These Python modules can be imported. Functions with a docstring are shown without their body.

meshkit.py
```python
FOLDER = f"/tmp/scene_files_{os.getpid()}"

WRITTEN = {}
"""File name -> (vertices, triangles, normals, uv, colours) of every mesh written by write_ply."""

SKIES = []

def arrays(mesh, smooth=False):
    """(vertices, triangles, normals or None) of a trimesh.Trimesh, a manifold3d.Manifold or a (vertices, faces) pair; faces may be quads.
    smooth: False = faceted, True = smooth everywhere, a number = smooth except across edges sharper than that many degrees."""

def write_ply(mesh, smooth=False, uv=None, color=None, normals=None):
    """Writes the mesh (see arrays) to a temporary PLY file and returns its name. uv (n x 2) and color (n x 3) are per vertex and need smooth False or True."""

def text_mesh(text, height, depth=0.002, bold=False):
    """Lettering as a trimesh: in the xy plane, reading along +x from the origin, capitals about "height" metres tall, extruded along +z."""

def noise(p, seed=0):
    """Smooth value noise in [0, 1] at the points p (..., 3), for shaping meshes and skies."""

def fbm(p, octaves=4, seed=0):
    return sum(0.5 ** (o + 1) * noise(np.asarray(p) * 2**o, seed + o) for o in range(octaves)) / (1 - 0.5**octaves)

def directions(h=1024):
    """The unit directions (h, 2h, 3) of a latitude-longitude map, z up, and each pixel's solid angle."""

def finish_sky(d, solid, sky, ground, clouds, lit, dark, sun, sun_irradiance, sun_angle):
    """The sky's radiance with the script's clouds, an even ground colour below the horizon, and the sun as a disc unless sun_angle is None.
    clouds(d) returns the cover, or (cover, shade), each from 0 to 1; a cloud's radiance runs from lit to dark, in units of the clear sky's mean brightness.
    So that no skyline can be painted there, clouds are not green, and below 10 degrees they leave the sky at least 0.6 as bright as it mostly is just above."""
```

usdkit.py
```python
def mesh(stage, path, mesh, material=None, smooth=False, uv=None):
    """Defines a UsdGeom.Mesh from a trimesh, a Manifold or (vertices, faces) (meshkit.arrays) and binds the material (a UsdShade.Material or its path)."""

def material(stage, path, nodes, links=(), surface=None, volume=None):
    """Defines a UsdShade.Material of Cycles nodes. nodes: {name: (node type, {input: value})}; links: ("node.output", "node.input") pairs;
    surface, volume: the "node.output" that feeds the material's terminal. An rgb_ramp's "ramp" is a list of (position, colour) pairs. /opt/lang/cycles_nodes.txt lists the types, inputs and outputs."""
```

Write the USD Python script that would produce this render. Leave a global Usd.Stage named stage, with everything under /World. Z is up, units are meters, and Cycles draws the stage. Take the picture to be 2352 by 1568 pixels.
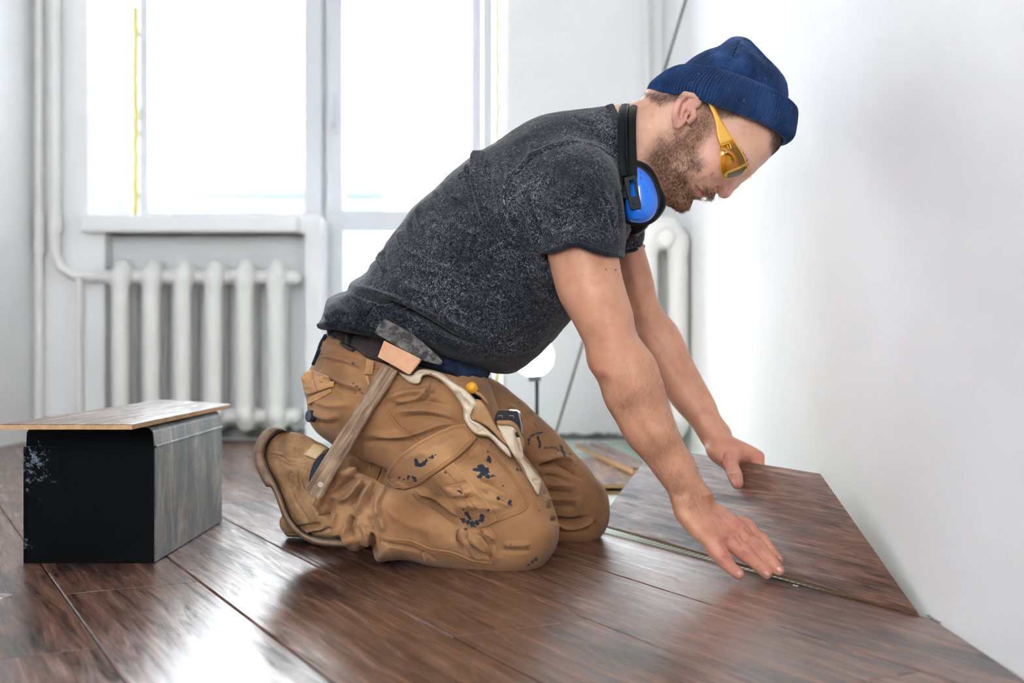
import math, random
import numpy as np, trimesh, shapely, manifold3d
from shapely.geometry import Polygon, LineString, box as sbox
from scipy import ndimage
from scipy.spatial import Delaunay, cKDTree
from pxr import Usd, UsdGeom, UsdShade, UsdLux, Gf, Sdf, Vt
import usdkit, meshkit

# ------------------------------------------------------------------ camera, sky, exposure
stage = Usd.Stage.CreateInMemory()
UsdGeom.SetStageUpAxis(stage, UsdGeom.Tokens.z)
UsdGeom.SetStageMetersPerUnit(stage, 1.0)
UsdGeom.Xform.Define(stage, '/World')
CAM_H = 0.35          # camera height
FPX = 2744.0          # focal length in pixels of the 2352 px wide frame (42 mm on 36 mm)
EXPOSURE = 1.42
SKY = 2.6
cam = UsdGeom.Camera.Define(stage, '/World/camera')
cam.CreateProjectionAttr('perspective')
cam.CreateHorizontalApertureAttr(36.0)
cam.CreateVerticalApertureAttr(24.0)
cam.CreateFocalLengthAttr(42.0)
cam.CreateFStopAttr(3.4)
cam.CreateFocusDistanceAttr(1.80)
cam.CreateClippingRangeAttr(Gf.Vec2f(0.05, 200.0))
cam.CreateExposureAttr(EXPOSURE)
cam.AddTranslateOp().Set(Gf.Vec3d(0, 0, CAM_H))
cam.AddRotateXOp().Set(90.0)
sky = UsdLux.DomeLight.Define(stage, '/World/sky')
sky.CreateColorAttr(Gf.Vec3f(0.93, 0.97, 1.0))
sky.CreateIntensityAttr(SKY)

# ------------------------------------------------------------------ helpers
UX, UY = 1176.0, 784.0
def at(px, py, Y):
    """world point seen at pixel (px, py), Y metres in front of the camera"""
    return np.array([(px - UX) * Y / FPX, Y, CAM_H - (py - UY) * Y / FPX])
def on_z(px, py, z=0.0):
    Y = (CAM_H - z) * FPX / (py - UY)
    return np.array([(px - UX) * Y / FPX, Y, z])
def proj(P):
    P = np.asarray(P, float)
    return np.stack([UX + P[..., 0] * FPX / P[..., 1], UY - (P[..., 2] - CAM_H) * FPX / P[..., 1]], -1)
def Zm(x0, y0, s, pts):
    return np.asarray(pts, float) / s + [x0, y0]
def s2l(r, g, b):
    c = np.array([r, g, b], float) / 255
    return tuple(np.where(c <= 0.04045, c / 12.92, ((c + 0.055) / 1.055) ** 2.4))
_used = {}
def fresh(path):
    n = _used.get(path, 0); _used[path] = n + 1
    return path if n == 0 else '%s_%03d' % (path, n)
def obj(name, mesh, mat, parent=None, smooth=False, prim=None, label=None, xf=None, uv=None, kind=None):
    base = str(parent.GetPath()) if parent is not None else '/World'
    path = fresh(base + '/' + name)
    m = usdkit.mesh(stage, path, mesh, mat, smooth=smooth, uv=uv)
    if prim:
        for k, val in prim.items():
            val = np.asarray(val, np.float32)
            if val.ndim == 1:
                UsdGeom.PrimvarsAPI(m).CreatePrimvar(k, Sdf.ValueTypeNames.FloatArray, 'vertex').Set(Vt.FloatArray.FromNumpy(val))
            else:
                UsdGeom.PrimvarsAPI(m).CreatePrimvar(k, Sdf.ValueTypeNames.Color3fArray, 'vertex').Set(Vt.Vec3fArray.FromNumpy(val))
    if xf is not None:
        UsdGeom.Xformable(m).AddTransformOp().Set(Gf.Matrix4d(np.asarray(xf, float).T.tolist()))
    p = m.GetPrim()
    if label: p.SetCustomDataByKey('label', label)
    if kind: p.SetCustomDataByKey('kind', kind)
    return p
def tag(p, label, cat, group=None, kind=None):
    p.SetCustomDataByKey('label', label); p.SetCustomDataByKey('category', cat)
    if group: p.SetCustomDataByKey('group', group)
    if kind: p.SetCustomDataByKey('kind', kind)
    return p
def thing(name, label=None, cat=None, group=None, kind=None, loc=(0, 0, 0), xf=None):
    x = UsdGeom.Xform.Define(stage, fresh('/World/' + name))
    if xf is not None: x.AddTransformOp().Set(Gf.Matrix4d(np.asarray(xf, float).T.tolist()))
    else: x.AddTranslateOp().Set(Gf.Vec3d(*map(float, loc)))
    p = x.GetPrim()
    if label: p.SetCustomDataByKey('label', label)
    if cat: p.SetCustomDataByKey('category', cat)
    if group: p.SetCustomDataByKey('group', group)
    if kind: p.SetCustomDataByKey('kind', kind)
    return p
def copy_of(src, xf, label=None, group=None):
    was = src.GetCustomData()
    r = thing(src.GetName(), label or was['label'], was['category'], group or was.get('group'), xf=xf)
    r.GetReferences().AddInternalReference(src.GetPath()); r.SetInstanceable(True)
    return r
def structure(name, mesh, mat, smooth=False, label=None):
    p = obj(name, mesh, mat, smooth=smooth); p.SetCustomDataByKey('kind', 'structure')
    if label: p.SetCustomDataByKey('label', label)
    return p
def cat_(*ms): return trimesh.util.concatenate([m for m in ms])
def bx(x0, x1, y0, y1, z0, z1, bev=0.0):
    lo, hi = np.array([min(x0, x1), min(y0, y1), min(z0, z1)]), np.array([max(x0, x1), max(y0, y1), max(z0, z1)])
    if bev <= 0:
        b = trimesh.creation.box(hi - lo); b.apply_translation((lo + hi) / 2); return b
    pts = []
    for sx in (0, 1):
        for sy in (0, 1):
            for sz in (0, 1):
                c = np.where([sx, sy, sz], hi, lo); d = np.where([sx, sy, sz], -1, 1) * bev
                pts += [c + d * [0, 1, 1], c + d * [1, 0, 1], c + d * [1, 1, 0]]
    return trimesh.convex.convex_hull(np.array(pts))
def frame_of(t):
    t = t / np.linalg.norm(t); a = np.array([0, 0, 1.0]) if abs(t[2]) < 0.9 else np.array([1.0, 0, 0])
    u = np.cross(a, t); u /= np.linalg.norm(u); return u, np.cross(t, u)
def spline(pts, n):
    from scipy.interpolate import CubicSpline
    p = np.asarray(pts, float); d = np.r_[0, np.cumsum(np.maximum(np.linalg.norm(np.diff(p, axis=0), axis=1), 1e-9))]
    return CubicSpline(d / d[-1], p, bc_type='natural')(np.linspace(0, 1, n))
def dense(pts, n=60): return spline(pts, n)
def tube(path, r, sides=10, flat=None, up=None, closed_ends=True):
    """swept tube; r a number or one per point; flat=(a,b): elliptical half axes scale; up fixes the frame"""
    p = np.asarray(path, float); n = len(p); r = np.broadcast_to(np.asarray(r, float), n)
    T = np.gradient(p, axis=0); T /= np.linalg.norm(T, axis=1, keepdims=True) + 1e-12
    u = np.asarray(up, float) if up is not None else frame_of(T[0])[0]
    V, F = [], []
    a = np.arange(sides) / sides * 2 * np.pi
    fa, fb = flat if flat is not None else (1, 1)
    for i in range(n):
        uu = u - T[i] * (u @ T[i]); uu /= np.linalg.norm(uu) + 1e-12
        if up is None: u = uu
        w = np.cross(T[i], uu)
        V.append(p[i] + r[i] * (np.cos(a)[:, None] * uu * fa + np.sin(a)[:, None] * w * fb))
    V = np.vstack(V)
    for i in range(n - 1):
        b = i * sides; k = np.arange(sides); k2 = (k + 1) % sides
        F += [np.stack([b + k, b + k2, b + sides + k2], 1), np.stack([b + k, b + sides + k2, b + sides + k], 1)]
    if closed_ends:
        V = np.vstack([V, p[0], p[-1]]); k = np.arange(sides); k2 = (k + 1) % sides; e = (n - 1) * sides
        F += [np.stack([np.full(sides, len(V) - 2), k2, k], 1), np.stack([np.full(sides, len(V) - 1), e + k, e + k2], 1)]
    return trimesh.Trimesh(V, np.vstack(F), process=False)
def lathe(profile, seg=32, axis='z'):
    m = trimesh.creation.revolve(np.asarray(profile, float), sections=seg)
    return m
def prism(poly, h, axis='z'):
    """extrude a shapely polygon; axis 'y': polygon is (x, z) extruded along +y; 'x': polygon (y, z) along +x"""
    m = trimesh.creation.extrude_polygon(poly, h, engine='earcut')
    v = m.vertices
    if axis == 'y': m = trimesh.Trimesh(np.stack([v[:, 0], v[:, 2], v[:, 1]], 1), m.faces[:, ::-1], process=False)
    elif axis == 'x': m = trimesh.Trimesh(np.stack([v[:, 2], v[:, 0], v[:, 1]], 1), m.faces, process=False)
    return m
def hull_of(*ms):
    return trimesh.convex.convex_hull(np.vstack([m.vertices if hasattr(m, 'vertices') else np.atleast_2d(m) for m in ms]))
def bevel_prism(poly, h, bev):
    """extruded polygon (z up) with chamfered top edge"""
    inner = poly.buffer(-bev)
    if inner.is_empty or inner.geom_type != 'Polygon' or len(inner.exterior.coords) != len(poly.exterior.coords): return prism(poly, h)
    a = np.array(shapely.geometry.polygon.orient(poly).exterior.coords)[:-1]; b = np.array(shapely.geometry.polygon.orient(inner).exterior.coords)[:-1]
    k = int(np.argmin(((b - a[0]) ** 2).sum(1))); b = np.roll(b, -k, axis=0); n = len(a)
    V = np.vstack([np.c_[a, np.zeros(n)], np.c_[a, np.full(n, h - bev)], np.c_[b, np.full(n, h)]]); F = []
    for l in (0, n):
        for i in range(n):
            j = (i + 1) % n; F += [[l + i, l + j, l + n + j], [l + i, l + n + j, l + n + i]]
    for i in range(1, n - 1): F += [[2 * n, 2 * n + i, 2 * n + i + 1], [0, i + 1, i]]
    return trimesh.Trimesh(V, F, process=False)

# ------------------------------------------------------------------ materials
def mat(name, nodes, links, surface='p.BSDF'):
    usdkit.material(stage, '/World/Looks/' + name, nodes, links, surface=surface)
    return UsdShade.Material.Get(stage, '/World/Looks/' + name)
def plain(name, col, rough=0.5, metallic=0.0, spec=0.5, **k):
    return mat(name, {'p': ('principled_bsdf', dict(base_color=col, roughness=rough, metallic=metallic, specular_ior_level=spec, **k))}, [])
def mottled(name, c1, c2, scale=8, rough=0.6, bump=0.0, bscale=60, metallic=0.0, detail=4, spec=0.4, lo=0.35, hi=0.65, stretch=(1, 1, 1), dist=0.001):
    n = {'t': ('texture_coordinate', {}), 'm': ('mapping', {'scale': stretch}), 'n': ('noise_texture', {'scale': scale, 'detail': detail, 'roughness': 0.6}),
         'r': ('rgb_ramp', {'ramp': [(0, c1), (lo, c1), (hi, c2), (1, c2)]}),
         'p': ('principled_bsdf', {'roughness': rough, 'metallic': metallic, 'specular_ior_level': spec})}
    l = [('t.object', 'm.vector'), ('m.vector', 'n.vector'), ('n.fac', 'r.fac'), ('r.color', 'p.base_color')]
    if bump:
        n['b'] = ('noise_texture', {'scale': bscale, 'detail': 3}); n['bm'] = ('bump', {'strength': bump, 'distance': dist})
        l += [('m.vector', 'b.vector'), ('b.fac', 'bm.height'), ('bm.normal', 'p.normal')]
    return mat(name, n, l)
M = {}
M['wall'] = mottled('white_plaster', s2l(238, 238, 238), s2l(245, 245, 246), 1.2, 0.75, 0.15, 45, spec=0.3)
M['white'] = plain('white_enamel', s2l(238, 238, 238), 0.35)
M['pvc'] = plain('white_plastic', s2l(214, 216, 221), 0.35)
M['iron'] = plain('white_painted_iron', s2l(232, 231, 228), 0.4)
M['foam'] = mottled('yellow_mounting_foam', s2l(235, 222, 130), s2l(240, 232, 175), 30, 0.9)
M['black_plastic'] = plain('black_plastic', s2l(28, 32, 38), 0.35)
M['cable'] = plain('grey_cable_sheath', s2l(85, 85, 82), 0.5)
M['concrete'] = mottled('bare_grey_concrete', s2l(95, 98, 96), s2l(150, 150, 145), 14, 0.9, 0.5, 60)
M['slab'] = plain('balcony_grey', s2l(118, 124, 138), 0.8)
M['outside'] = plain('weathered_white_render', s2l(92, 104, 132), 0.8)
M['glass'] = mat('clear_pane', {'f': ('fresnel', {'IOR': 1.5}), 'a': ('transparent_bsdf', {'color': (0.97, 0.98, 0.98)}), 'g': ('glossy_bsdf', {'color': (1, 1, 1), 'roughness': 0.0}), 'm': ('mix_closure', {})},
                 [('f.fac', 'm.fac'), ('a.BSDF', 'm.closure1'), ('g.BSDF', 'm.closure2')], surface='m.closure')
def wood_mat(name, dark, mid, light, rough=0.24, seed=0.0):
    n = {'t': ('texture_coordinate', {}),
         'at': ('attribute', {'attribute': 'shift'}),
         'ad': ('vector_math', {'math_type': 'add'}),
         'm1': ('mapping', {'scale': (2.2, 26.0, 13.0)}), 'm2': ('mapping', {'scale': (9.0, 300.0, 60.0)}), 'm3': ('mapping', {'scale': (1.0, 3.2, 3.2)}), 'm4': ('mapping', {'scale': (22.0, 640.0, 40.0)}),
         'n1': ('noise_texture', {'scale': 2.2, 'detail': 5, 'roughness': 0.62, 'distortion': 1.4}),
         'w': ('wave_texture', {'wave_type': 'bands', 'bands_direction': 'y', 'scale': 3.2, 'distortion': 7.0, 'detail': 4, 'detail_scale': 1.6, 'detail_roughness': 0.6}),
         'n2': ('noise_texture', {'scale': 1.0, 'detail': 4, 'roughness': 0.7, 'distortion': 0.6}),
         'n3': ('noise_texture', {'scale': 3.5, 'detail': 3, 'roughness': 0.55, 'distortion': 0.4}),
         'n4': ('noise_texture', {'scale': 1.0, 'detail': 2}),
         'r1': ('rgb_ramp', {'ramp': [(0.28, dark), (0.44, mid), (0.56, mid), (0.74, light)]}),
         'r2': ('rgb_ramp', {'ramp': [(0.30, (0.30, 0.29, 0.30)), (0.45, (0.85, 0.85, 0.85)), (0.62, (1.05, 1.03, 1.0)), (0.8, (1.35, 1.3, 1.25))]}),
         'r3': ('rgb_ramp', {'ramp': [(0.34, (0.22, 0.24, 0.30)), (0.47, (1, 1, 1)), (0.66, (1.06, 1.03, 1.0)), (0.8, (1.35, 1.25, 1.15))]}),
         'rw': ('rgb_ramp', {'ramp': [(0.0, (0.45, 0.44, 0.45)), (0.35, (0.95, 0.95, 0.95)), (1, (1.2, 1.16, 1.1))]}),
         'x1': ('mix', {'mix_type': 'multiply', 'fac': 0.8}), 'x2': ('mix', {'mix_type': 'multiply', 'fac': 0.9}), 'x3': ('mix', {'mix_type': 'multiply', 'fac': 0.55}),
         'r4': ('rgb_ramp', {'ramp': [(0.36, (0.45, 0.44, 0.46)), (0.50, (1, 1, 1)), (0.64, (1.25, 1.2, 1.15))]}), 'x4': ('mix', {'mix_type': 'multiply', 'fac': 0.75}),
         'hv': ('hsv', {}), 'tn': ('attribute', {'attribute': 'tone'}),
         'mr': ('map_range', {'from_min': 0.3, 'from_max': 0.7, 'to_min': rough - 0.05, 'to_max': rough + 0.1}),
         'bm': ('bump', {'strength': 0.45, 'distance': 0.0004}), 'ba': ('math', {'math_type': 'multiply_add', 'value2': 0.9}),
         'p': ('principled_bsdf', {'specular_ior_level': 1.0})}
    l = [('t.object', 'ad.vector1'), ('at.vector', 'ad.vector2'), ('ad.vector', 'm1.vector'), ('ad.vector', 'm2.vector'), ('ad.vector', 'm3.vector'), ('ad.vector', 'm4.vector'),
         ('m1.vector', 'n1.vector'), ('m2.vector', 'n2.vector'), ('m3.vector', 'n3.vector'), ('m3.vector', 'w.vector'), ('m4.vector', 'n4.vector'),
         ('n1.fac', 'r1.fac'), ('n2.fac', 'r2.fac'), ('n3.fac', 'r3.fac'), ('w.fac', 'rw.fac'),
         ('r1.color', 'x1.color1'), ('r2.color', 'x1.color2'), ('x1.color', 'x2.color1'), ('r3.color', 'x2.color2'), ('x2.color', 'x3.color1'), ('rw.color', 'x3.color2'),
         ('n4.fac', 'r4.fac'), ('x3.color', 'x4.color1'), ('r4.color', 'x4.color2'), ('x4.color', 'hv.color'), ('tn.fac', 'hv.value'), ('hv.color', 'p.base_color'),
         ('n1.fac', 'mr.value'), ('mr.result', 'p.roughness'),
         ('n2.fac', 'ba.value1'), ('w.fac', 'ba.value3'), ('ba.value', 'bm.height'), ('bm.normal', 'p.normal')]
    return mat(name, n, l)
M['wood'] = wood_mat('dark_oak_laminate', s2l(58, 43, 39), s2l(116, 83, 69), s2l(164, 126, 106))
M['core'] = mottled('tan_fibreboard_core', s2l(176, 138, 98), s2l(196, 160, 118), 60, 0.8)
M['back'] = plain('laminate_backing', s2l(150, 120, 90), 0.7)
# ------------------------------------------------------------------ room shell
WB, WR, WL, WREAR, CEIL = 4.25, 0.533, -1.70, -2.60, 2.62
def plank_basis(th): return np.array([-math.sin(th), math.cos(th), 0]), np.array([math.cos(th), math.sin(th), 0])
# back wall: window and balcony door opening, niche under the sill
outer = Polygon([(WL - 0.2, -0.05), (WR + 0.2, -0.05), (WR + 0.2, CEIL + 0.1), (WL - 0.2, CEIL + 0.1)])
def splay(x0f, x1f, x0b, x1b, z0, z1):
    """a wedge-shaped void: wider in front than behind"""
    pts = []
    for (x0, x1, y) in ((x0f, x1f, WB - 0.01), (x0b, x1b, WB + 0.40)):
        for x in (x0, x1):
            for z in (z0, z1): pts.append([x, y, z])
    return trimesh.convex.convex_hull(np.array(pts))
def mf(m):
    m = trimesh.Trimesh(m.vertices, m.faces, process=True)
    return manifold3d.Manifold(manifold3d.Mesh(np.asarray(m.vertices, np.float32), np.asarray(m.faces, np.uint32)))
wallm = mf(bx(WL - 0.2, WR + 0.2, WB, WB + 0.36, -0.05, CEIL + 0.1))
wallm -= mf(splay(-1.511, -0.68, -1.425, -0.70, 0.80, 2.15))
wallm -= mf(splay(-0.681, -0.017, -0.70, -0.045, -0.001, 2.15))
wallm -= mf(bx(-1.449, -0.735, WB - 0.02, WB + 0.10, -0.001, 0.735))
structure('wall_back', wallm, M['wall'])
structure('wall_right', bx(WR, WR + 0.15, WREAR, WB, -0.05, CEIL), M['wall'])
structure('wall_left', bx(WL - 0.15, WL, WREAR, WB, -0.05, CEIL), M['wall'])
structure('ceiling', bx(WL - 0.15, WR + 0.15, WREAR, WB, CEIL, CEIL + 0.15), M['wall'])
# the wall behind the camera with an added window opening for soft fill light
rear = mf(bx(WL - 0.15, WR + 0.15, WREAR - 0.25, WREAR, -0.05, CEIL + 0.1)) - mf(bx(-1.25, 0.05, WREAR - 0.3, WREAR + 0.01, 0.90, 2.2))
structure('wall_rear', rear, M['wall'])
# strips of unplastered concrete showing where the plaster stops above the floor
def ragged(x0, x1, y, z, n, seed, axis='x'):
    rng = np.random.default_rng(seed); xs = np.linspace(x0, x1, n)
    top = z * (0.75 + 0.5 * rng.random(n))
    return Polygon(list(zip(xs, top)) + [(x1, 0.0), (x0, 0.0)])
structure('trim_1', cat_(*[trimesh.Trimesh(m.vertices + [0, WB - 0.004, 0], m.faces, process=False) for m in (prism(ragged(-1.449, -0.735, 0, 0.035, 40, 1), 0.006, 'y'),)]).apply_translation([0, 0.1, 0]), M['concrete'])
structure('trim_2', prism(ragged(0.0, WR, 0, 0.022, 40, 2), 0.006, 'y').apply_translation([0, WB - 0.004, 0]), M['concrete'])
t3 = prism(ragged(1.485, 1.525, 0, 0.0014, 26, 3), 0.005, 'x').apply_translation([WR - 0.004, 0, 0])
structure('trim_3', t3, M['concrete'])

# window unit
FY0, FY1 = 4.53, 4.60
w1 = thing('window_1', 'white plastic window beside the balcony door with bright daylight', None, kind='structure')
def ring(x0, x1, z0, z1, w, y0, y1):
    r = sbox(x0, z0, x1, z1).difference(sbox(x0 + w, z0 + w, x1 - w, z1 - w))
    return prism(r, y1 - y0, 'y').apply_translation([0, y0, 0])
obj('frame', ring(-1.413, -0.715, 0.805, 2.13, 0.034, FY0, FY1), M['pvc'], w1)
obj('pane', bx(-1.379, -0.789, 4.562, 4.566, 0.839, 2.096), M['glass'], w1)
obj('mullion', bx(-0.789, -0.716, FY0 - 0.01, FY1, 0.81, 2.12, 0.006), M['pvc'], w1)
obj('foam_seam', cat_(tube(spline([[-1.428, 4.535, z] for z in np.linspace(0.8, 1.62, 12)] , 40) + np.random.default_rng(4).normal(0, .0012, (40, 3)), 0.012, 8)), M['foam'], w1)
sill = bx(-1.518, -0.752, 4.19, 4.56, 0.735, 0.794, 0.006)
obj('window_sill', sill, M['white'], w1)
# balcony door
d1 = thing('door_1', 'white glazed balcony door with horizontal rail', None, kind='structure')
DZ = 2.13
obj('frame', cat_(bx(-0.112, -0.072, FY0, FY1, 0, DZ), bx(-0.715, -0.072, FY0, FY1, DZ - 0.04, DZ), bx(-0.715, -0.702, FY0 + 0.02, FY1, 0, DZ)), M['pvc'], d1)
leafp = sbox(-0.700, 0.02, -0.114, DZ - 0.045)
leafp = leafp.difference(sbox(-0.640, 0.846, -0.152, 2.02)).difference(sbox(-0.640, 0.12, -0.152, 0.771))
obj('leaf', prism(leafp, 0.065, 'y').apply_translation([0, FY0 - 0.012, 0]), M['pvc'], d1)
obj('pane', bx(-0.64, -0.152, 4.556, 4.56, 0.846, 2.02), M['glass'], d1)
obj('pane', bx(-0.64, -0.152, 4.556, 4.56, 0.12, 0.771), M['glass'], d1)
hz = CAM_H + (784 - 290) / 603
hd = cat_(bx(-0.690, -0.662, FY0 - 0.022, FY0 - 0.012, hz - 0.035, hz + 0.035, 0.004), tube([[-0.676, FY0 - 0.02, hz], [-0.676, FY0 - 0.05, hz]], 0.008, 12), bx(-0.686, -0.666, FY0 - 0.062, FY0 - 0.047, hz - 0.01, hz + 0.115, 0.005))
obj('door_handle', hd, M['pvc'], d1)
obj('foam_seam', tube(spline([[-0.056, 4.535, z] for z in np.linspace(0.0, 1.7, 14)], 50) + np.random.default_rng(5).normal(0, .0012, (50, 3)), 0.010, 8), M['foam'], d1)
# balcony beyond the glass
b = thing('trim_4', 'pale balcony parapet and posts seen through the window', None, kind='structure')
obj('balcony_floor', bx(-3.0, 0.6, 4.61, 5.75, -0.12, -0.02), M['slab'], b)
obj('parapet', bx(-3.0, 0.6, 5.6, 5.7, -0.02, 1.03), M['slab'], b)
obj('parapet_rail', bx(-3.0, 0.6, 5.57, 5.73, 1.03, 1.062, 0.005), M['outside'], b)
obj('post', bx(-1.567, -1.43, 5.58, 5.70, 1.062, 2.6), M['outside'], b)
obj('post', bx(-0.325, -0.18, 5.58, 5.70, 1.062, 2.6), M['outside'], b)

# ------------------------------------------------------------------ floor: subfloor, foam underlay and individually laid planks
TH = math.atan(1446 / FPX)
U_, P_ = plank_basis(TH)
PW = 477 * CAM_H / 784 * math.cos(TH)      # plank width
tA = (290 - UX) * CAM_H / 784 * math.cos(TH) + (FPX * CAM_H / 784) * math.sin(TH)   # t of seam A
fl = thing('floor', 'dark wood laminate floor laid diagonally, unfinished along the right wall', None, kind='structure')
obj('subfloor', bx(WL - 0.1, WR + 0.1, WREAR, WB + 0.3, -0.05, -0.012), M['concrete'], fl)
M['underlay'] = mat('green_striped_underlay', {
    't': ('texture_coordinate', {}), 'm': ('mapping', {'rotation': (0, 0, 0.62)}), 'w': ('wave_texture', {'wave_type': 'bands', 'bands_direction': 'x', 'scale': 26.0, 'distortion': 0.4, 'detail': 1}),
    'r': ('rgb_ramp', {'ramp': [(0.35, s2l(150, 178, 160)), (0.6, s2l(222, 236, 228))]}), 'p': ('principled_bsdf', {'roughness': 0.45})},
    [('t.object', 'm.vector'), ('m.vector', 'w.vector'), ('w.fac', 'r.fac'), ('r.color', 'p.base_color')])
obj('foam_underlay', bx(WL, WR - 0.004, WREAR, WB, -0.012, -0.008), M['underlay'], fl)
tEdge = tA + 5 * PW
laid = Polygon([(WL + 0.005, WREAR), (WR - 0.001, WREAR), (WR - 0.001, WB), (WL + 0.005, WB)])
def st(x, y): return np.array([x * U_[0] + y * U_[1], x * P_[0] + y * P_[1]])
def local(poly): return Polygon([st(*c) for c in poly.exterior.coords])
laid_l = local(laid)
joint = {0: 1.754, 1: 2.216, 2: 1.286, -1: 1.43, 3: 0.92, 4: 0.55, -2: 1.9, -3: 1.1}
PL = 1.29
rngp = np.random.default_rng(11)
def shifted(mesh, rng):
    n = len(mesh.vertices); s = rng.uniform(-20, 20, 3)
    return {'shift': np.tile(s, (n, 1)), 'tone': np.full(n, rng.uniform(0.86, 1.16))}
planks = []
for k in range(-12, 5):
    t0, t1 = tA + k * PW + 0.0008, tA + (k + 1) * PW - 0.0008 + (0.010 if k == 4 else 0)
    j0 = joint.get(k, (k * 0.43) % PL)
    for i in range(-5, 5):
        s0, s1 = j0 + i * PL + 0.0003, j0 + (i + 1) * PL - 0.0003
        pc = sbox(s0, t0, s1, t1).intersection(laid_l)
        if pc.is_empty or pc.area < 1e-4: continue
        for g in getattr(pc, 'geoms', [pc]):
            if g.geom_type == 'Polygon': planks.append(g)
# local axes: x along the plank (U_), y across (P_)... the frame (U_, -P_?) must be right handed: U x P = -z, so y = -P_
PXF = np.eye(4); PXF[:3, 0] = U_; PXF[:3, 1] = -P_; PXF[:3, 2] = [0, 0, 1]
for g in planks:
    g2 = shapely.affinity.scale(g, 1, -1, origin=(0, 0))
    m = bevel_prism(shapely.geometry.polygon.orient(g2), 0.008, 0.0018)
    m.apply_translation([0, 0, -0.008])
    obj('plank', m, M['wood'], fl, prim=shifted(m, rngp), xf=PXF)
# ------------------------------------------------------------------ implicit modelling: outlines with their own depth and thickness, round cones, smooth unions
def closed_curve(pts, n=400):
    p = np.asarray(pts, float); p = np.vstack([p, p[:1]])
    d = np.r_[0, np.cumsum(np.linalg.norm(np.diff(p, axis=0), axis=1) ** 0.5)]
    from scipy.interpolate import CubicSpline
    return CubicSpline(d, p, bc_type='periodic')(np.linspace(0, d[-1], n, endpoint=False))
class Field:
    """smooth scalar field over the outline's plane: a constant or control points (x, y, value)"""
    def __init__(s, v):
        s.c = None
        if np.ndim(v) == 0: s.c = float(v)
        else:
            v = np.asarray(v, float); s.p, s.v = v[:, :2] / 100, v[:, 2]
    def grid(s, gx, gy):
        q = np.stack([gx, gy], -1) / 100
        if s.c is not None: return np.full(gx.shape, s.c)
        d2 = ((q[..., None, :] - s.p) ** 2).sum(-1); w = 1 / (d2 + 0.04) ** 1.5
        return (w * s.v).sum(-1) / w.sum(-1)
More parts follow.
